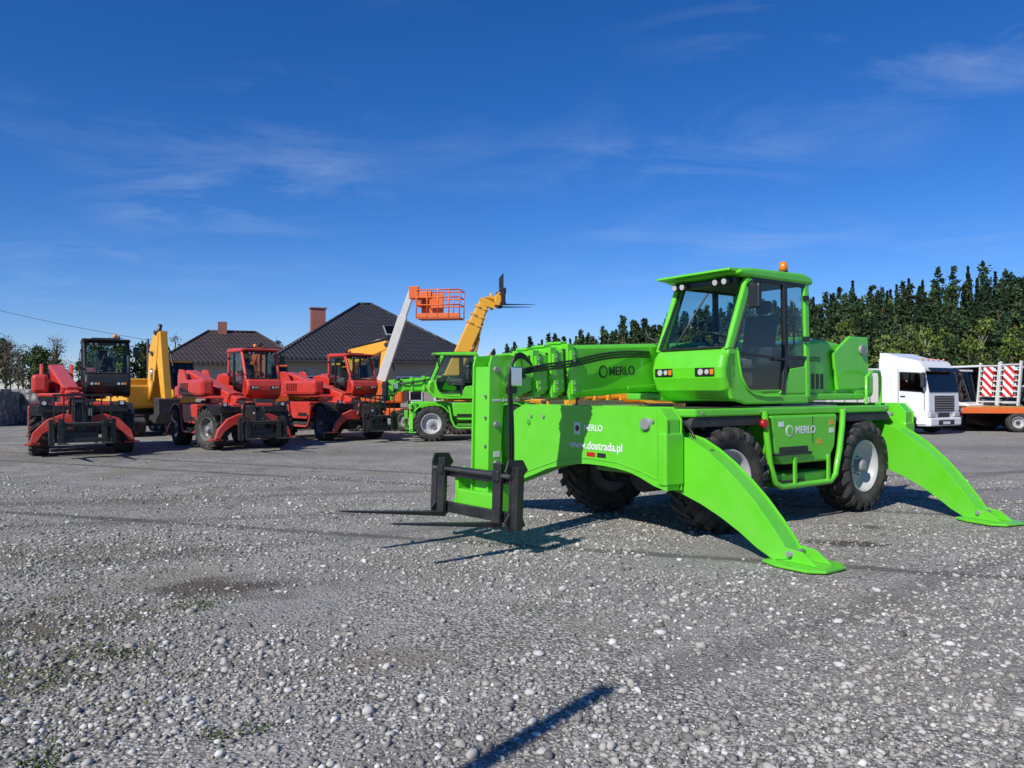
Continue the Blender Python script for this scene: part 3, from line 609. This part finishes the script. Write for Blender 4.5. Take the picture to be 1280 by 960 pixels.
def mini_loader(loc,heading,s=1):
    T=empty('compact_loader',loc,(0,0,R(heading)),None,s)
    for x in(-.7,.7):
        for y in(-.65,.65): wheel('wheel',(x,y,.4),.4,.28,WHITE,T)
    prism('body',[(-1.3,.5),(1.0,.5),(1.0,.9),(.2,1.1),(-1.3,1.2)],-.5,.5,'Y',WHITE,T,.06)
    prism('cab_glass',[(-.5,1.15),(.7,1.0),(.5,2.05),(-.5,2.05)],-.46,.46,'Y',GLASSD,T,0)
    for y in(-.47,.47):
        beam('pillar',(.72,y,1.0),(.5,y,2.08),.06,.07,BLACK,T); beam('pillar',(-.5,y,1.15),(-.5,y,2.08),.06,.07,BLACK,T)
        beam('loader_arm',(-1.1,y*1.25,1.5),(1.1,y*1.25,.7),.09,.2,CREAM,T)
    box('roof',(-.58,.6),(-.52,.52),(2.06,2.13),WHITE,T,.02)
    prism('bucket',[(1.1,.25),(1.75,.2),(1.2,.45),(1.1,.85)],-.85,.85,'Y',DARK,T,.01)
mini_loader((21.3,30.3,.99),172,.9); mini_loader((23.9,29.9,.99),172,.85); scissor((26.7,29.6,.99),172,.8)
scissor((19.2,34.5,0),160,1.0); mini_loader((18.3,32.2,0),-60,1.15); mini_loader((20.0,33.0,0),-70,1.25); mini_loader((23.0,33.5,0),-100,1.25)

# ---------------------------------------------------------------- house
def brickmat(name,c1,c2,mortar,scale):
    m,nt,b=newmat(name); tc=N(nt,'ShaderNodeTexCoord'); br=N(nt,'ShaderNodeTexBrick')
    mp=N(nt,'ShaderNodeMapping'); mp.inputs['Rotation'].default_value=(R(90),0,0); L(nt,tc.outputs['Object'],mp.inputs[0]); L(nt,mp.outputs[0],br.inputs['Vector'])
    br.inputs['Scale'].default_value=scale
    for k,c in(('Color1',c1),('Color2',c2),('Mortar',mortar)): br.inputs[k].default_value=(*c,1)
    L(nt,br.outputs[0],b.inputs['Base Color']); b.inputs['Roughness'].default_value=.85; return m
BRICK=brickmat('brick',(.3,.07,.04),(.22,.05,.035),(.25,.22,.2),8)
def roofmat(name,col):
    m,nt,b=newmat(name); g=N(nt,'ShaderNodeNewGeometry'); s=N(nt,'ShaderNodeSeparateXYZ'); L(nt,g.outputs['Position'],s.inputs[0])
    w1=math_(nt,'FRACT',math_(nt,'MULTIPLY',s.outputs[2],4.2)); w2=math_(nt,'SINE',math_(nt,'MULTIPLY',math_(nt,'ADD',s.outputs[0],s.outputs[1]),20))
    h=math_(nt,'ADD',w1,math_(nt,'MULTIPLY',w2,.3)); bp=N(nt,'ShaderNodeBump'); bp.inputs['Distance'].default_value=.05; bp.inputs['Strength'].default_value=.8
    L(nt,h,bp.inputs['Height']); L(nt,bp.outputs[0],b.inputs['Normal'])
    n=noise(nt,g.outputs['Position'],1.2,4); c=mixc(nt,n,tuple(x*.6 for x in col),tuple(x*1.4 for x in col))
    c=mixc(nt,ramp(nt,w1,[(.0,0.0),(.18,1.0)]),tuple(x*.35 for x in col),c)
    L(nt,c,b.inputs['Base Color']); b.inputs['Roughness'].default_value=.5; return m
ROOF=roofmat('dark_roof_tile',(.028,.028,.031)); ROOF2=roofmat('brown_roof_tile',(.05,.037,.032))
m,nt,b=newmat('render_plaster'); g=N(nt,'ShaderNodeNewGeometry'); L(nt,mixc(nt,noise(nt,g.outputs['Position'],2,5),(.30,.27,.22),(.42,.38,.32)),b.inputs['Base Color']); b.inputs['Roughness'].default_value=.9; PLASTER=m
def hip_roof(name,cx,cy,hx,hy,ze,zt,ridge,mat,parent):
    v=[(cx-hx,cy-hy,ze),(cx+hx,cy-hy,ze),(cx+hx,cy+hy,ze),(cx-hx,cy+hy,ze),(cx-ridge,cy,zt),(cx+ridge,cy,zt)]
    v+= [(a,b_,ze-.18) for a,b_,_ in v[:4]]
    mesh_obj(name,v,[(0,1,5,4),(1,2,5),(2,3,4,5),(3,0,4),(0,6,7,1),(1,7,8,2),(2,8,9,3),(3,9,6,0),(6,9,8,7)],mat,parent)
    for i,j in((0,4),(1,5),(2,5),(3,4),(4,5)): 
        if (Vector(v[i])-Vector(v[j])).length>.1: cyl('ridge_cap',v[i],v[j],.09,mat,parent,8)
Hs=empty('house',(-9.0,47,0),(0,0,R(22)))
box('walls',(-5.0,5.0),(-4.6,4.6),(0,3.2),PLASTER,Hs,.0); hip_roof('main_roof',0,0,5.9,5.3,3.3,6.9,.35,ROOF,Hs)
box('wing_walls',(-10.2,-5.0),(-2.0,4.2),(0,3.0),PLASTER,Hs,0); hip_roof('wing_roof',-7.6,1.1,3.9,3.6,3.15,5.05,1.3,ROOF2,Hs)
box('chimney',(-3.4,-2.6),(-1.6,-.9),(4.4,6.35),BRICK,Hs,0); box('chimney_cap',(-3.48,-2.52),(-1.68,-.82),(6.35,6.43),GREY,Hs,.01)
box('wing_chimney',(-8.4,-7.9),(.8,1.3),(4.6,5.6),BRICK,Hs,0)
for i,x in enumerate((-3.6,-1.0,1.6,3.8)):
    box('window_frame',(x-.75,x+.75),(-4.66,-4.6),(1.0,2.4),WHITE,Hs,.01); box('window_glass',(x-.66,x+.66),(-4.68,-4.67),(1.08,2.32),GLASSD,Hs,0)
    box('window_back',(x-.66,x+.66),(-4.668,-4.664),(1.08,2.32),BLACK,Hs,0); box('window_mullion',(x-.03,x+.03),(-4.70,-4.681),(1.08,2.32),WHITE,Hs,0)
box('door',(-6.9,-5.9),(-2.06,-2.0),(0,2.1),DARK,Hs,.01)
box('gutter',(-5.95,5.95),(-5.42,-5.31),(3.08,3.2),DARK,Hs,.02); cyl('downpipe',(5.1,-4.7,0),(5.1,-5.3,3.1),.05,DARK,Hs)
a=math.atan2(3.6,5.3)
box('skylight',(.9,1.7),(-.55,.55),(-.04,.06),GREY,Hs,.02,rot=(a,0,0)).location=(1.0,-2.7,5.09)
box('skylight_glass',(.9,1.6),(-.45,.45),(-.01,.01),GLASSD,Hs,0,rot=(a,0,0)).location=(1.0,-2.74,5.155)

# ---------------------------------------------------------------- stone wall left
m,nt,b=newmat('stone_blocks'); g=N(nt,'ShaderNodeNewGeometry'); vo=N(nt,'ShaderNodeTexVoronoi'); vo.inputs['Scale'].default_value=3.5; L(nt,g.outputs['Position'],vo.inputs['Vector'])
se=N(nt,'ShaderNodeSeparateColor'); L(nt,vo.outputs['Color'],se.inputs[0])
c=mixc(nt,se.outputs[0],(.16,.155,.15),(.34,.33,.31)); c=mixc(nt,ramp(nt,vo.outputs['Distance'],[(.3,1.0),(.65,.3)]),(.04,.04,.04),c); L(nt,c,b.inputs['Base Color'])
bp=N(nt,'ShaderNodeBump'); bp.invert=True; bp.inputs['Distance'].default_value=.1; L(nt,vo.outputs['Distance'],bp.inputs['Height']); L(nt,bp.outputs[0],b.inputs['Normal']); STONE=m
W=empty('stone_wall',(0,0,0))
for i in range(14):
    y=34+i*.8; box('wall_block',(-26+i*.2-.5,-26+i*.2+3.2-(i%3)*.3),(y-.38,y+.38),(0,1.55+.12*(i%2)),STONE,W,.05)

# ---------------------------------------------------------------- foliage
vcol,nt,b=newmat('foliage'); at=N(nt,'ShaderNodeAttribute',attribute_name='tint'); g=N(nt,'ShaderNodeNewGeometry')
r=math_(nt,'MULTIPLY_ADD',g.outputs['Random Per Island'],.9,.55)
cc=N(nt,'ShaderNodeVectorMath',operation='SCALE'); L(nt,at.outputs['Color'],cc.inputs[0]); L(nt,r,cc.inputs['Scale'])
L(nt,cc.outputs[0],b.inputs['Base Color']); b.inputs['Roughness'].default_value=.7; b.inputs['Specular IOR Level'].default_value=.2
FOL=vcol
class Acc:
    def __init__(s): s.v=[];s.f=[];s.c=[];s.n=0
    def quads(s,c,size,col):
        n=len(c); a=rng.normal(size=(n,3)); a/=np.linalg.norm(a,axis=1)[:,None]
        b=np.cross(a,rng.normal(size=(n,3))); b/=np.linalg.norm(b,axis=1)[:,None]
        sz=(size*rng.uniform(.6,1.3,n))[:,None]; a=a*sz; b=b*sz*.6
        v=np.stack([c-a,c-b*.9,c+a,c+b],1).reshape(-1,3)
        s.v.append(v); s.f.append(np.arange(4*n).reshape(-1,4)+s.n); s.n+=4*n
        col=np.broadcast_to(col,(n,3)); s.c.append(np.repeat(col,4,0))
    def trunk(s,p0,p1,r0,r1,col,k=6):
        p0=np.array(p0,float);p1=np.array(p1,float); d=p1-p0; d/=np.linalg.norm(d)
        u=np.cross(d,[.3,1,.1]); u/=np.linalg.norm(u); w=np.cross(d,u)
        an=np.arange(k)*2*np.pi/k; ring=np.cos(an)[:,None]*u+np.sin(an)[:,None]*w
        v=np.concatenate([p0+ring*r0,p1+ring*r1]); s.v.append(v)
        i=np.arange(k); s.f.append(np.stack([i,(i+1)%k,k+(i+1)%k,k+i],1)+s.n); s.n+=2*k
        s.c.append(np.broadcast_to(np.array(col),(2*k,3)))
    def build(s,name):
        v=np.concatenate(s.v).astype('f4');f=np.concatenate(s.f).astype('i4');c=np.concatenate(s.c)
        me=bpy.data.meshes.new(name); me.vertices.add(len(v)); me.vertices.foreach_set('co',v.ravel())
        me.loops.add(f.size); me.loops.foreach_set('vertex_index',f.ravel()); me.polygons.add(len(f)); me.polygons.foreach_set('loop_start',np.arange(0,f.size,4,dtype='i4'))
        me.update(); me.validate()
        a=me.color_attributes.new('tint','FLOAT_COLOR','POINT'); a.data.foreach_set('color',np.concatenate([c,np.ones((len(c),1))],1).astype('f4').ravel())
        me.materials.append(FOL); return link(bpy.data.objects.new(name,me))
def tree(A,x,y,z,h,kind,nl=700,ls=.45):
    base=np.array([x,y,z]); 
    if kind=='pine':
        col=np.array([.032,.058,.022])*rng.uniform(.7,1.35); tc=(.22,.125,.07)
        A.trunk(base,base+[rng.normal(0,.3),0,h*.96],.2,.05,tc)
        k=18; 
        for i in range(k):
            t=.38+.64*(i+rng.random())/k; rad=h*.15*max(.02,1.03-t)**.75*rng.uniform(.3,1.3); an=rng.uniform(0,6.28)
            c=base+[rad*math.cos(an),rad*math.sin(an),h*t]
            A.trunk(base+[0,0,h*t-.4],c,.06,.02,tc,4)
            n=nl//k; w_=.055*max(.0,1.12-t)+.008; pts=c+rng.normal(size=(n,3))*[h*w_,h*w_,h*.018]
            A.quads(pts,ls*.72,col*rng.uniform(.55,1.55))
    elif kind=='spruce':
        col=np.array([.024,.046,.022])*rng.uniform(.8,1.3)
        A.trunk(base,base+[0,0,h],.2,.02,(.09,.06,.04))
        n=nl; t=rng.uniform(.12,1,n)**.8; rad=h*.14*(1.0-t)*rng.uniform(.3,1,n)*(1+.4*np.sin(t*45)); an=rng.uniform(0,6.28,n)
        A.quads(base+np.stack([rad*np.cos(an),rad*np.sin(an),h*t],1),ls*.8,col)
    else:
        col={'dec':np.array([.105,.155,.024]),'dark':np.array([.05,.078,.024]),'birch':np.array([.12,.16,.035]),'bare':np.array([.12,.10,.06])}[kind]*rng.uniform(.6,1.15)
        tc=(.5,.48,.43) if kind=='birch' else (.16,.13,.09)
        A.trunk(base,base+[rng.normal(0,.4),0,h*.85],h*.014,.05,tc)
        k=24; sq=rng.uniform(.13,.20)
        for i in range(k):
            t=rng.uniform(.38,1.0); rad=h*sq*math.sqrt(max(.03,1-((t-.6)/.42)**2))*rng.uniform(.2,1.15); an=rng.uniform(0,6.28)
            c=base+[rad*math.cos(an),rad*math.sin(an),h*t]
            A.trunk(base+[0,0,h*t*.75],c,.09,.02,tc,4)
            n=nl//k
            A.quads(c+rng.normal(size=(n,3))*[h*.04,h*.04,h*.035],ls*(.6 if kind!='bare' else .32),col*rng.uniform(.55,1.5))
P0=np.array([14.,215.]); P1=np.array([150.,120.]); dl=P1-P0; LL=np.linalg.norm(dl); dl/=LL; nn_=np.array([-dl[1],dl[0]]); nn_=nn_ if nn_[1]>0 else -nn_
def hill(x,y):
    q=np.array([x,y])-P0; s=float(q@dl)/LL; t=float(q@nn_)
    return max(0,min(t,80))*.25*max(.0,min(1.2,s+.5))
A=Acc()
for row in range(10):
    t=row*7.5
    s=-34.0
    while s<LL+60:
        s+=rng.uniform(2.4,4.2)+(row>4)*.4
        p=P0+dl*s+nn_*(t+rng.uniform(-3,3)); z=hill(*p)
        f=s/LL
        h=rng.uniform(14.5,20.5)
        ang=rng.random()
        if f<.0: h*=.88
        if f>.6: h*=.92
        if row==0: kind='birch' if ang<.40 else ('dec' if ang<.65 else 'pine'); h*=.68
        elif row<3: kind='dec' if ang<.28 else ('birch' if ang<.38 else 'pine'); h*=.82
        else: kind='pine' if ang<.68 else ('spruce' if ang<.92 else 'dec')
        if kind=='dec' and row>=3: h*=.8
        tree(A,p[0],p[1],z-.3,h,kind,nl=640,ls=.6)
A.build('forest')
A=Acc()
for i in range(90):
    x=-104+i*1.4+rng.uniform(-1,1); y=98+rng.uniform(-6,14)
    k=rng.random(); tree(A,x,y,-.2,rng.uniform(5.5,9.5) if x<-30 else rng.uniform(4,6.5),'bare' if k<.3 else ('dec' if k<.5 else 'dark'),nl=600,ls=.40)
for i in range(8):
    tree(A,-24+i*1.3+rng.uniform(-.5,.5),60+rng.uniform(-3,3),0,rng.uniform(3.8,5.4),'dark' if i%2 else 'spruce',nl=700,ls=.2)
for i in range(40):
    tree(A,-10+i*2.6,135+rng.uniform(-8,8)+0*i,-.2,rng.uniform(5,8),'dark' if i%3 else 'dec',nl=350,ls=.5)
A.build('distant_trees')
A=Acc()
for (x,y,h) in((-29,47,4.2),(-31,45,4.8),(-26.5,49,3.9),(-33,50,5.0),(-24,52,3.8),(-35,49,5.4),(-22.5,50,3.5),(-28,52,4.8),(-31.5,53,5.2)): tree(A,x,y,0,h,'dark' if h<5 else 'bare',nl=2400,ls=.14)
A.build('bushes')

# ---------------------------------------------------------------- ground
gm,nt,b=newmat('gravel_yard'); g=N(nt,'ShaderNodeNewGeometry'); P=g.outputs['Position']
def vor(scale):
    v=N(nt,'ShaderNodeTexVoronoi'); v.inputs['Scale'].default_value=scale; L(nt,P,v.inputs['Vector']); return v
v1=vor(44)
s1=N(nt,'ShaderNodeSeparateColor'); L(nt,v1.outputs['Color'],s1.inputs[0])
c1=mixc(nt,ramp(nt,s1.outputs[0],[(0,0.0),(.5,.4),(.82,.68),(1,1.0)]),(.21,.20,.182),(.76,.73,.665))
c1=mixc(nt,math_(nt,'MULTIPLY',s1.outputs[1],.3),c1,(.42,.365,.29))
c1=mixc(nt,ramp(nt,v1.outputs['Distance'],[(.38,0.0),(.72,.85)]),c1,(.085,.08,.07))
fine=noise(nt,P,75,2,.7)
c3=mixc(nt,ramp(nt,fine,[(.35,0.0),(.65,1.0)]),(.22,.208,.185),(.53,.505,.455))
n_big=noise(nt,P,.33,4,.6); n_mid=noise(nt,P,1.4,3,.6)
loose=ramp(nt,math_(nt,'ADD',math_(nt,'MULTIPLY',n_big,.6),math_(nt,'MULTIPLY',n_mid,.4)),[(.42,0.0),(.53,1.0)])
col=mixc(nt,math_(nt,'MULTIPLY_ADD',loose,.65,.3),c3,c1)
ep=ramp(nt,noise(nt,P,.55,4,.65),[(.50,0.0),(.66,.85)])
col=mixc(nt,math_(nt,'MULTIPLY',ep,.7),col,(.27,.228,.17))
col=mixc(nt,ramp(nt,n_big,[(.38,.5),(.52,0.0)]),col,(.175,.168,.155))
sp=N(nt,'ShaderNodeSeparateXYZ'); L(nt,P,sp.inputs[0])
def ell(cx,cy,rx,ry,ang):
    ca,sa=math.cos(ang),math.sin(ang)
    dx=math_(nt,'SUBTRACT',sp.outputs[0],cx); dy=math_(nt,'SUBTRACT',sp.outputs[1],cy)
    a=math_(nt,'DIVIDE',math_(nt,'ADD',math_(nt,'MULTIPLY',dx,ca),math_(nt,'MULTIPLY',dy,sa)),rx)
    c=math_(nt,'DIVIDE',math_(nt,'SUBTRACT',math_(nt,'MULTIPLY',dy,ca),math_(nt,'MULTIPLY',dx,sa)),ry)
    d=math_(nt,'SQRT',math_(nt,'ADD',math_(nt,'MULTIPLY',a,a),math_(nt,'MULTIPLY',c,c)))
    d=math_(nt,'ADD',d,math_(nt,'MULTIPLY',math_(nt,'SUBTRACT',n_mid,.5),3.2))
    return ramp(nt,d,[(.35,1.0),(1.2,0.0)])
for (e,cl,k) in((ell(-2.4,6.2,1.1,.35,.2),(.08,.06,.042),.8),(ell(3.6,8.0,.5,.18,-.2),(.06,.048,.038),.85),(ell(4.2,9.0,.25,.15,0),(.07,.056,.042),.7),
                (ell(-3.3,5.2,1.0,.5,.3),(.12,.10,.06),.8),(ell(-.6,4.6,1.0,.3,.4),(.19,.155,.11),.55),(ell(-6,11,1.6,.5,0),(.16,.135,.1),.6),
                (ell(-5,7.5,2.6,.6,.1),(.15,.13,.08),.6),(ell(-3.0,4.3,.9,.4,.3),(.10,.10,.045),.8)):
    col=mixc(nt,math_(nt,'MULTIPLY',e,k),col,cl)
def track(px,py,ang,w,k):
    global col
    nx,ny=-math.sin(ang),math.cos(ang)
    d=math_(nt,'ADD',math_(nt,'MULTIPLY',sp.outputs[0],nx),math_(nt,'MULTIPLY',sp.outputs[1],ny)); d=math_(nt,'ABSOLUTE',math_(nt,'SUBTRACT',d,px*nx+py*ny))
    d=math_(nt,'ADD',d,math_(nt,'MULTIPLY',math_(nt,'SUBTRACT',n_mid,.5),w*3.0))
    m=ramp(nt,math_(nt,'DIVIDE',d,w),[(.4,1.0),(1.0,0.0)]); col=mixc(nt,math_(nt,'MULTIPLY',m,k),col,(.12,.115,.105))
track(4.5,6.5,R(-18),.12,.85); track(-2.5,13.5,R(-24),.14,.75); track(-2.5,15.2,R(-24),.14,.7); track(0,20,R(6),1.1,.35); track(8,14,R(30),.25,.4); track(-4,9.5,R(14),.22,.5); track(-4,11.6,R(14),.22,.5); track(1.5,4.8,R(38),.2,.4)
gr=ramp(nt,fine,[(.45,0.0),(.65,.7)]); lft=ramp(nt,math_(nt,'ADD',math_(nt,'MULTIPLY_ADD',sp.outputs[0],-.10,-.85),math_(nt,'MULTIPLY',n_big,2.2)),[(.25,0.0),(.9,1.0)])
lft=math_(nt,'MULTIPLY',lft,ramp(nt,n_mid,[(.42,0.0),(.58,1.0)]))
col=mixc(nt,math_(nt,'MULTIPLY',gr,lft),col,(.085,.11,.035))
far=ramp(nt,math_(nt,'DIVIDE',sp.outputs[1],100),[(.58,0.0),(.66,1.0)])
col=mixc(nt,far,col,mixc(nt,n_mid,(.07,.10,.03),(.12,.13,.05)))
L(nt,col,b.inputs['Base Color']); b.inputs['Roughness'].default_value=.9; b.inputs['Specular IOR Level'].default_value=.2
hh=math_(nt,'MULTIPLY',math_(nt,'SUBTRACT',1.0,v1.outputs['Distance']),.015); hh=math_(nt,'MULTIPLY',hh,math_(nt,'MULTIPLY_ADD',s1.outputs[2],.8,.4))
hh=math_(nt,'ADD',hh,math_(nt,'MULTIPLY',fine,.010)); hh=math_(nt,'ADD',hh,math_(nt,'MULTIPLY',n_mid,.06))
bp=N(nt,'ShaderNodeBump'); bp.inputs['Strength'].default_value=1.0; bp.inputs['Distance'].default_value=1.0; L(nt,hh,bp.inputs['Height']); L(nt,bp.outputs[0],b.inputs['Normal'])
xs=np.concatenate([[-900,-500,-250],np.arange(-150,301,10),[400,600,900]]); ys=np.concatenate([[-300,-100,-30],np.arange(-20,331,10),[400,600,1200]])
V=[];Fc=[]
for yy in ys:
    for xx in xs: V.append((xx,yy,hill(xx,yy) if yy>100 else 0))
nx=len(xs)
for j in range(len(ys)-1):
    for i in range(nx-1): Fc.append((j*nx+i,j*nx+i+1,(j+1)*nx+i+1,(j+1)*nx+i))
mesh_obj('ground',V,Fc,gm)

# loose stones
t=(1+5**.5)/2; ico=np.array([(-1,t,0),(1,t,0),(-1,-t,0),(1,-t,0),(0,-1,t),(0,1,t),(0,-1,-t),(0,1,-t),(t,0,-1),(t,0,1),(-t,0,-1),(-t,0,1)])/math.sqrt(1+t*t)
icf=np.array([(0,11,5),(0,5,1),(0,1,7),(0,7,10),(0,10,11),(1,5,9),(5,11,4),(11,10,2),(10,7,6),(7,1,8),(3,9,4),(3,4,2),(3,2,6),(3,6,8),(3,8,9),(4,9,5),(2,4,11),(6,2,10),(8,6,7),(9,8,1)])
n=135000; u=rng.random(n); d=1.2+13*u**1.8; x=(rng.random(n)*2-1)*(d*.8+1.0)
clump=np.sin(x*1.3+np.sin(d*1.1)*1.5)+np.sin(d*2.1+x*.7)+np.sin(x*3.1-d*2.7)*.6+rng.normal(0,.9,n)
k=clump>-.5; x=x[k];d=d[k];n=len(x)
sz=np.clip(rng.lognormal(-4.68,.45,n),.004,.034)
an=rng.uniform(0,6.28,n); sc3=np.stack([rng.uniform(.75,1.5,n),rng.uniform(.6,1.1,n),rng.uniform(.45,.85,n)],1)*sz[:,None]
v=ico[None]*(1+rng.uniform(-.32,.32,(n,12,1)))*sc3[:,None,:]; ca,sa=np.cos(an)[:,None],np.sin(an)[:,None]
v=np.stack([v[...,0]*ca-v[...,1]*sa,v[...,0]*sa+v[...,1]*ca,v[...,2]],-1); v+=np.stack([x,d,sz*.22],1)[:,None,:]
f=(icf[None]+(np.arange(n)*12)[:,None,None]).reshape(-1,3).astype('i4'); v=v.reshape(-1,3).astype('f4')
me=bpy.data.meshes.new('gravel'); me.vertices.add(len(v)); me.vertices.foreach_set('co',v.ravel()); me.loops.add(f.size); me.loops.foreach_set('vertex_index',f.ravel())
me.polygons.add(len(f)); me.polygons.foreach_set('loop_start',np.arange(0,f.size,3,dtype='i4')); me.update()
sm,nt,b=newmat('loose_stone'); g=N(nt,'ShaderNodeNewGeometry')
rr=ramp(nt,g.outputs['Random Per Island'],[(0,(.12,.115,.105)),(.35,(.24,.23,.212)),(.65,(.37,.34,.29)),(.9,(.46,.445,.41)),(1,(.64,.62,.58))])
L(nt,rr,b.inputs['Base Color']); b.inputs['Roughness'].default_value=.85; b.inputs['Specular IOR Level'].default_value=.3
me.materials.append(sm); link(bpy.data.objects.new('gravel',me))

# weeds
A=Acc()
def tuft(x,y,r,n,col):
    p=np.stack([x+rng.normal(0,r,n),y+rng.normal(0,r*.7,n),rng.uniform(.003,.025,n)],1); A.quads(p,.010,col)
for (x,y,r,n) in((-2.0,3.3,.07,140),(-1.35,3.55,.05,80),(-2.35,5.7,.12,200),(-1.2,3.62,.05,60),(.1,5.6,.08,40)): tuft(x,y,r,n,(.06,.09,.025))
for i in range(70): tuft(-2.9+rng.normal(0,.45),4.4+rng.normal(0,.5),.05,int(rng.integers(8,30)),np.array([.08,.10,.035])*rng.uniform(.7,1.4))
for i in range(460):
    y=rng.uniform(3.5,22); x=-y*rng.uniform(.2,.75)+rng.normal(0,.4)
    if math.sin(x*1.1)+math.sin(y*.9+x)>.1: tuft(x,y,.05+.11*rng.random(),int(8+rng.integers(0,28)),np.array([.07,.09,.03])*rng.uniform(.7,1.4))
A.build('weeds')

Pn=empty('steel_post',(-2.52,.21,0)); cyl('post_shaft',(0,0,0),(0,0,3.98),.055,GREY,Pn,20); cyl('post_cap',(0,0,3.98),(0,0,4.0),.06,DARK,Pn,20); box('post_base',(-.12,.12),(-.12,.12),(0.003,.02),GREY,Pn,.003)
E=empty('power_line',(0,0,0))
pp=[]; a=Vector((-48,55,10.6)); b_=Vector((-27.5,58,5.4))
for i in range(21):
    q=a.lerp(b_,i/20); q.z-=.5*math.sin(math.pi*i/20); pp.append(tuple(q))
tube('cable',pp,.016,DARK,E); cyl('pole',(-27.5,58,0),(-27.5,58,5.5),.09,DARK,E); cyl('pole_far',(-48,55,0),(-48,55,10.8),.14,DARK,E)

# ---------------------------------------------------------------- light
sun_dir=Vector((-.61,-.79,0)).normalized()*math.cos(R(39)); sun_dir.z=math.sin(R(39))
sl=bpy.data.lights.new('sun','SUN'); sl.energy=5.0; sl.angle=R(.53); sl.color=(1,.96,.90)
so=bpy.data.objects.new('sun',sl); so.rotation_euler=sun_dir.to_track_quat('Z','Y').to_euler(); so.location=(-20,-20,30); link(so)
w=bpy.data.worlds.new('World'); sc.world=w; w.use_nodes=True; nt=w.node_tree; nt.nodes.clear()
out=N(nt,'ShaderNodeOutputWorld'); bg=N(nt,'ShaderNodeBackground'); sky=N(nt,'ShaderNodeTexSky'); sky.sky_type='NISHITA'; sky.sun_disc=False
sky.sun_elevation=R(39); sky.sun_rotation=math.atan2(sun_dir.x,sun_dir.y); sky.air_density=1.0; sky.dust_density=.05; sky.ozone_density=5.0; sky.altitude=900
tc=N(nt,'ShaderNodeTexCoord'); s=N(nt,'ShaderNodeSeparateXYZ'); L(nt,tc.outputs['Generated'],s.inputs[0])
zz=math_(nt,'MAXIMUM',math_(nt,'ADD',s.outputs[2],.08),.03); cx=math_(nt,'DIVIDE',s.outputs[0],zz); cy=math_(nt,'DIVIDE',s.outputs[1],zz)
cb=N(nt,'ShaderNodeCombineXYZ'); L(nt,cx,cb.inputs[0]); L(nt,cy,cb.inputs[1])
mp=N(nt,'ShaderNodeMapping'); mp.inputs['Rotation'].default_value=(0,0,R(-22)); mp.inputs['Scale'].default_value=(.8,1.25,1); mp.inputs['Location'].default_value=(1.7,.4,0); L(nt,cb.outputs[0],mp.inputs[0])
n1=noise(nt,mp.outputs[0],1.3,6,.66,.7); mp2=N(nt,'ShaderNodeMapping'); mp2.inputs['Location'].default_value=(2.1,4.2,0); L(nt,cb.outputs[0],mp2.inputs[0]); n2=noise(nt,mp2.outputs[0],.8,2,.5)
cl=math_(nt,'MULTIPLY',ramp(nt,n1,[(.46,0.0),(.85,1.0)]),ramp(nt,n2,[(.44,0.0),(.66,1.0)]))
cl=math_(nt,'MULTIPLY',cl,ramp(nt,s.outputs[2],[(.04,0.0),(.2,1.0)]))
hs=N(nt,'ShaderNodeHueSaturation'); hs.inputs['Saturation'].default_value=1.27; L(nt,sky.outputs[0],hs.inputs['Color'])
tint=mixc(nt,1.0,hs.outputs[0],(.93,.97,1.27),'MULTIPLY')
cc=mixc(nt,math_(nt,'MULTIPLY',cl,.42),tint,(6.0,7.2,9.2))
L(nt,cc,bg.inputs[0]); bg.inputs[1].default_value=.095; L(nt,bg.outputs[0],out.inputs[0])

# ---------------------------------------------------------------- camera
cd=bpy.data.cameras.new('camera'); cd.lens=27; cd.sensor_width=36; cd.clip_end=3000; cd.clip_start=.05
co=bpy.data.objects.new('camera',cd); co.location=(0,0,1.6); co.rotation_euler=(R(90+.48),0,0); link(co); sc.camera=co
sc.view_settings.view_transform='Standard'; sc.view_settings.look='None'; sc.view_settings.exposure=0; sc.view_settings.gamma=1
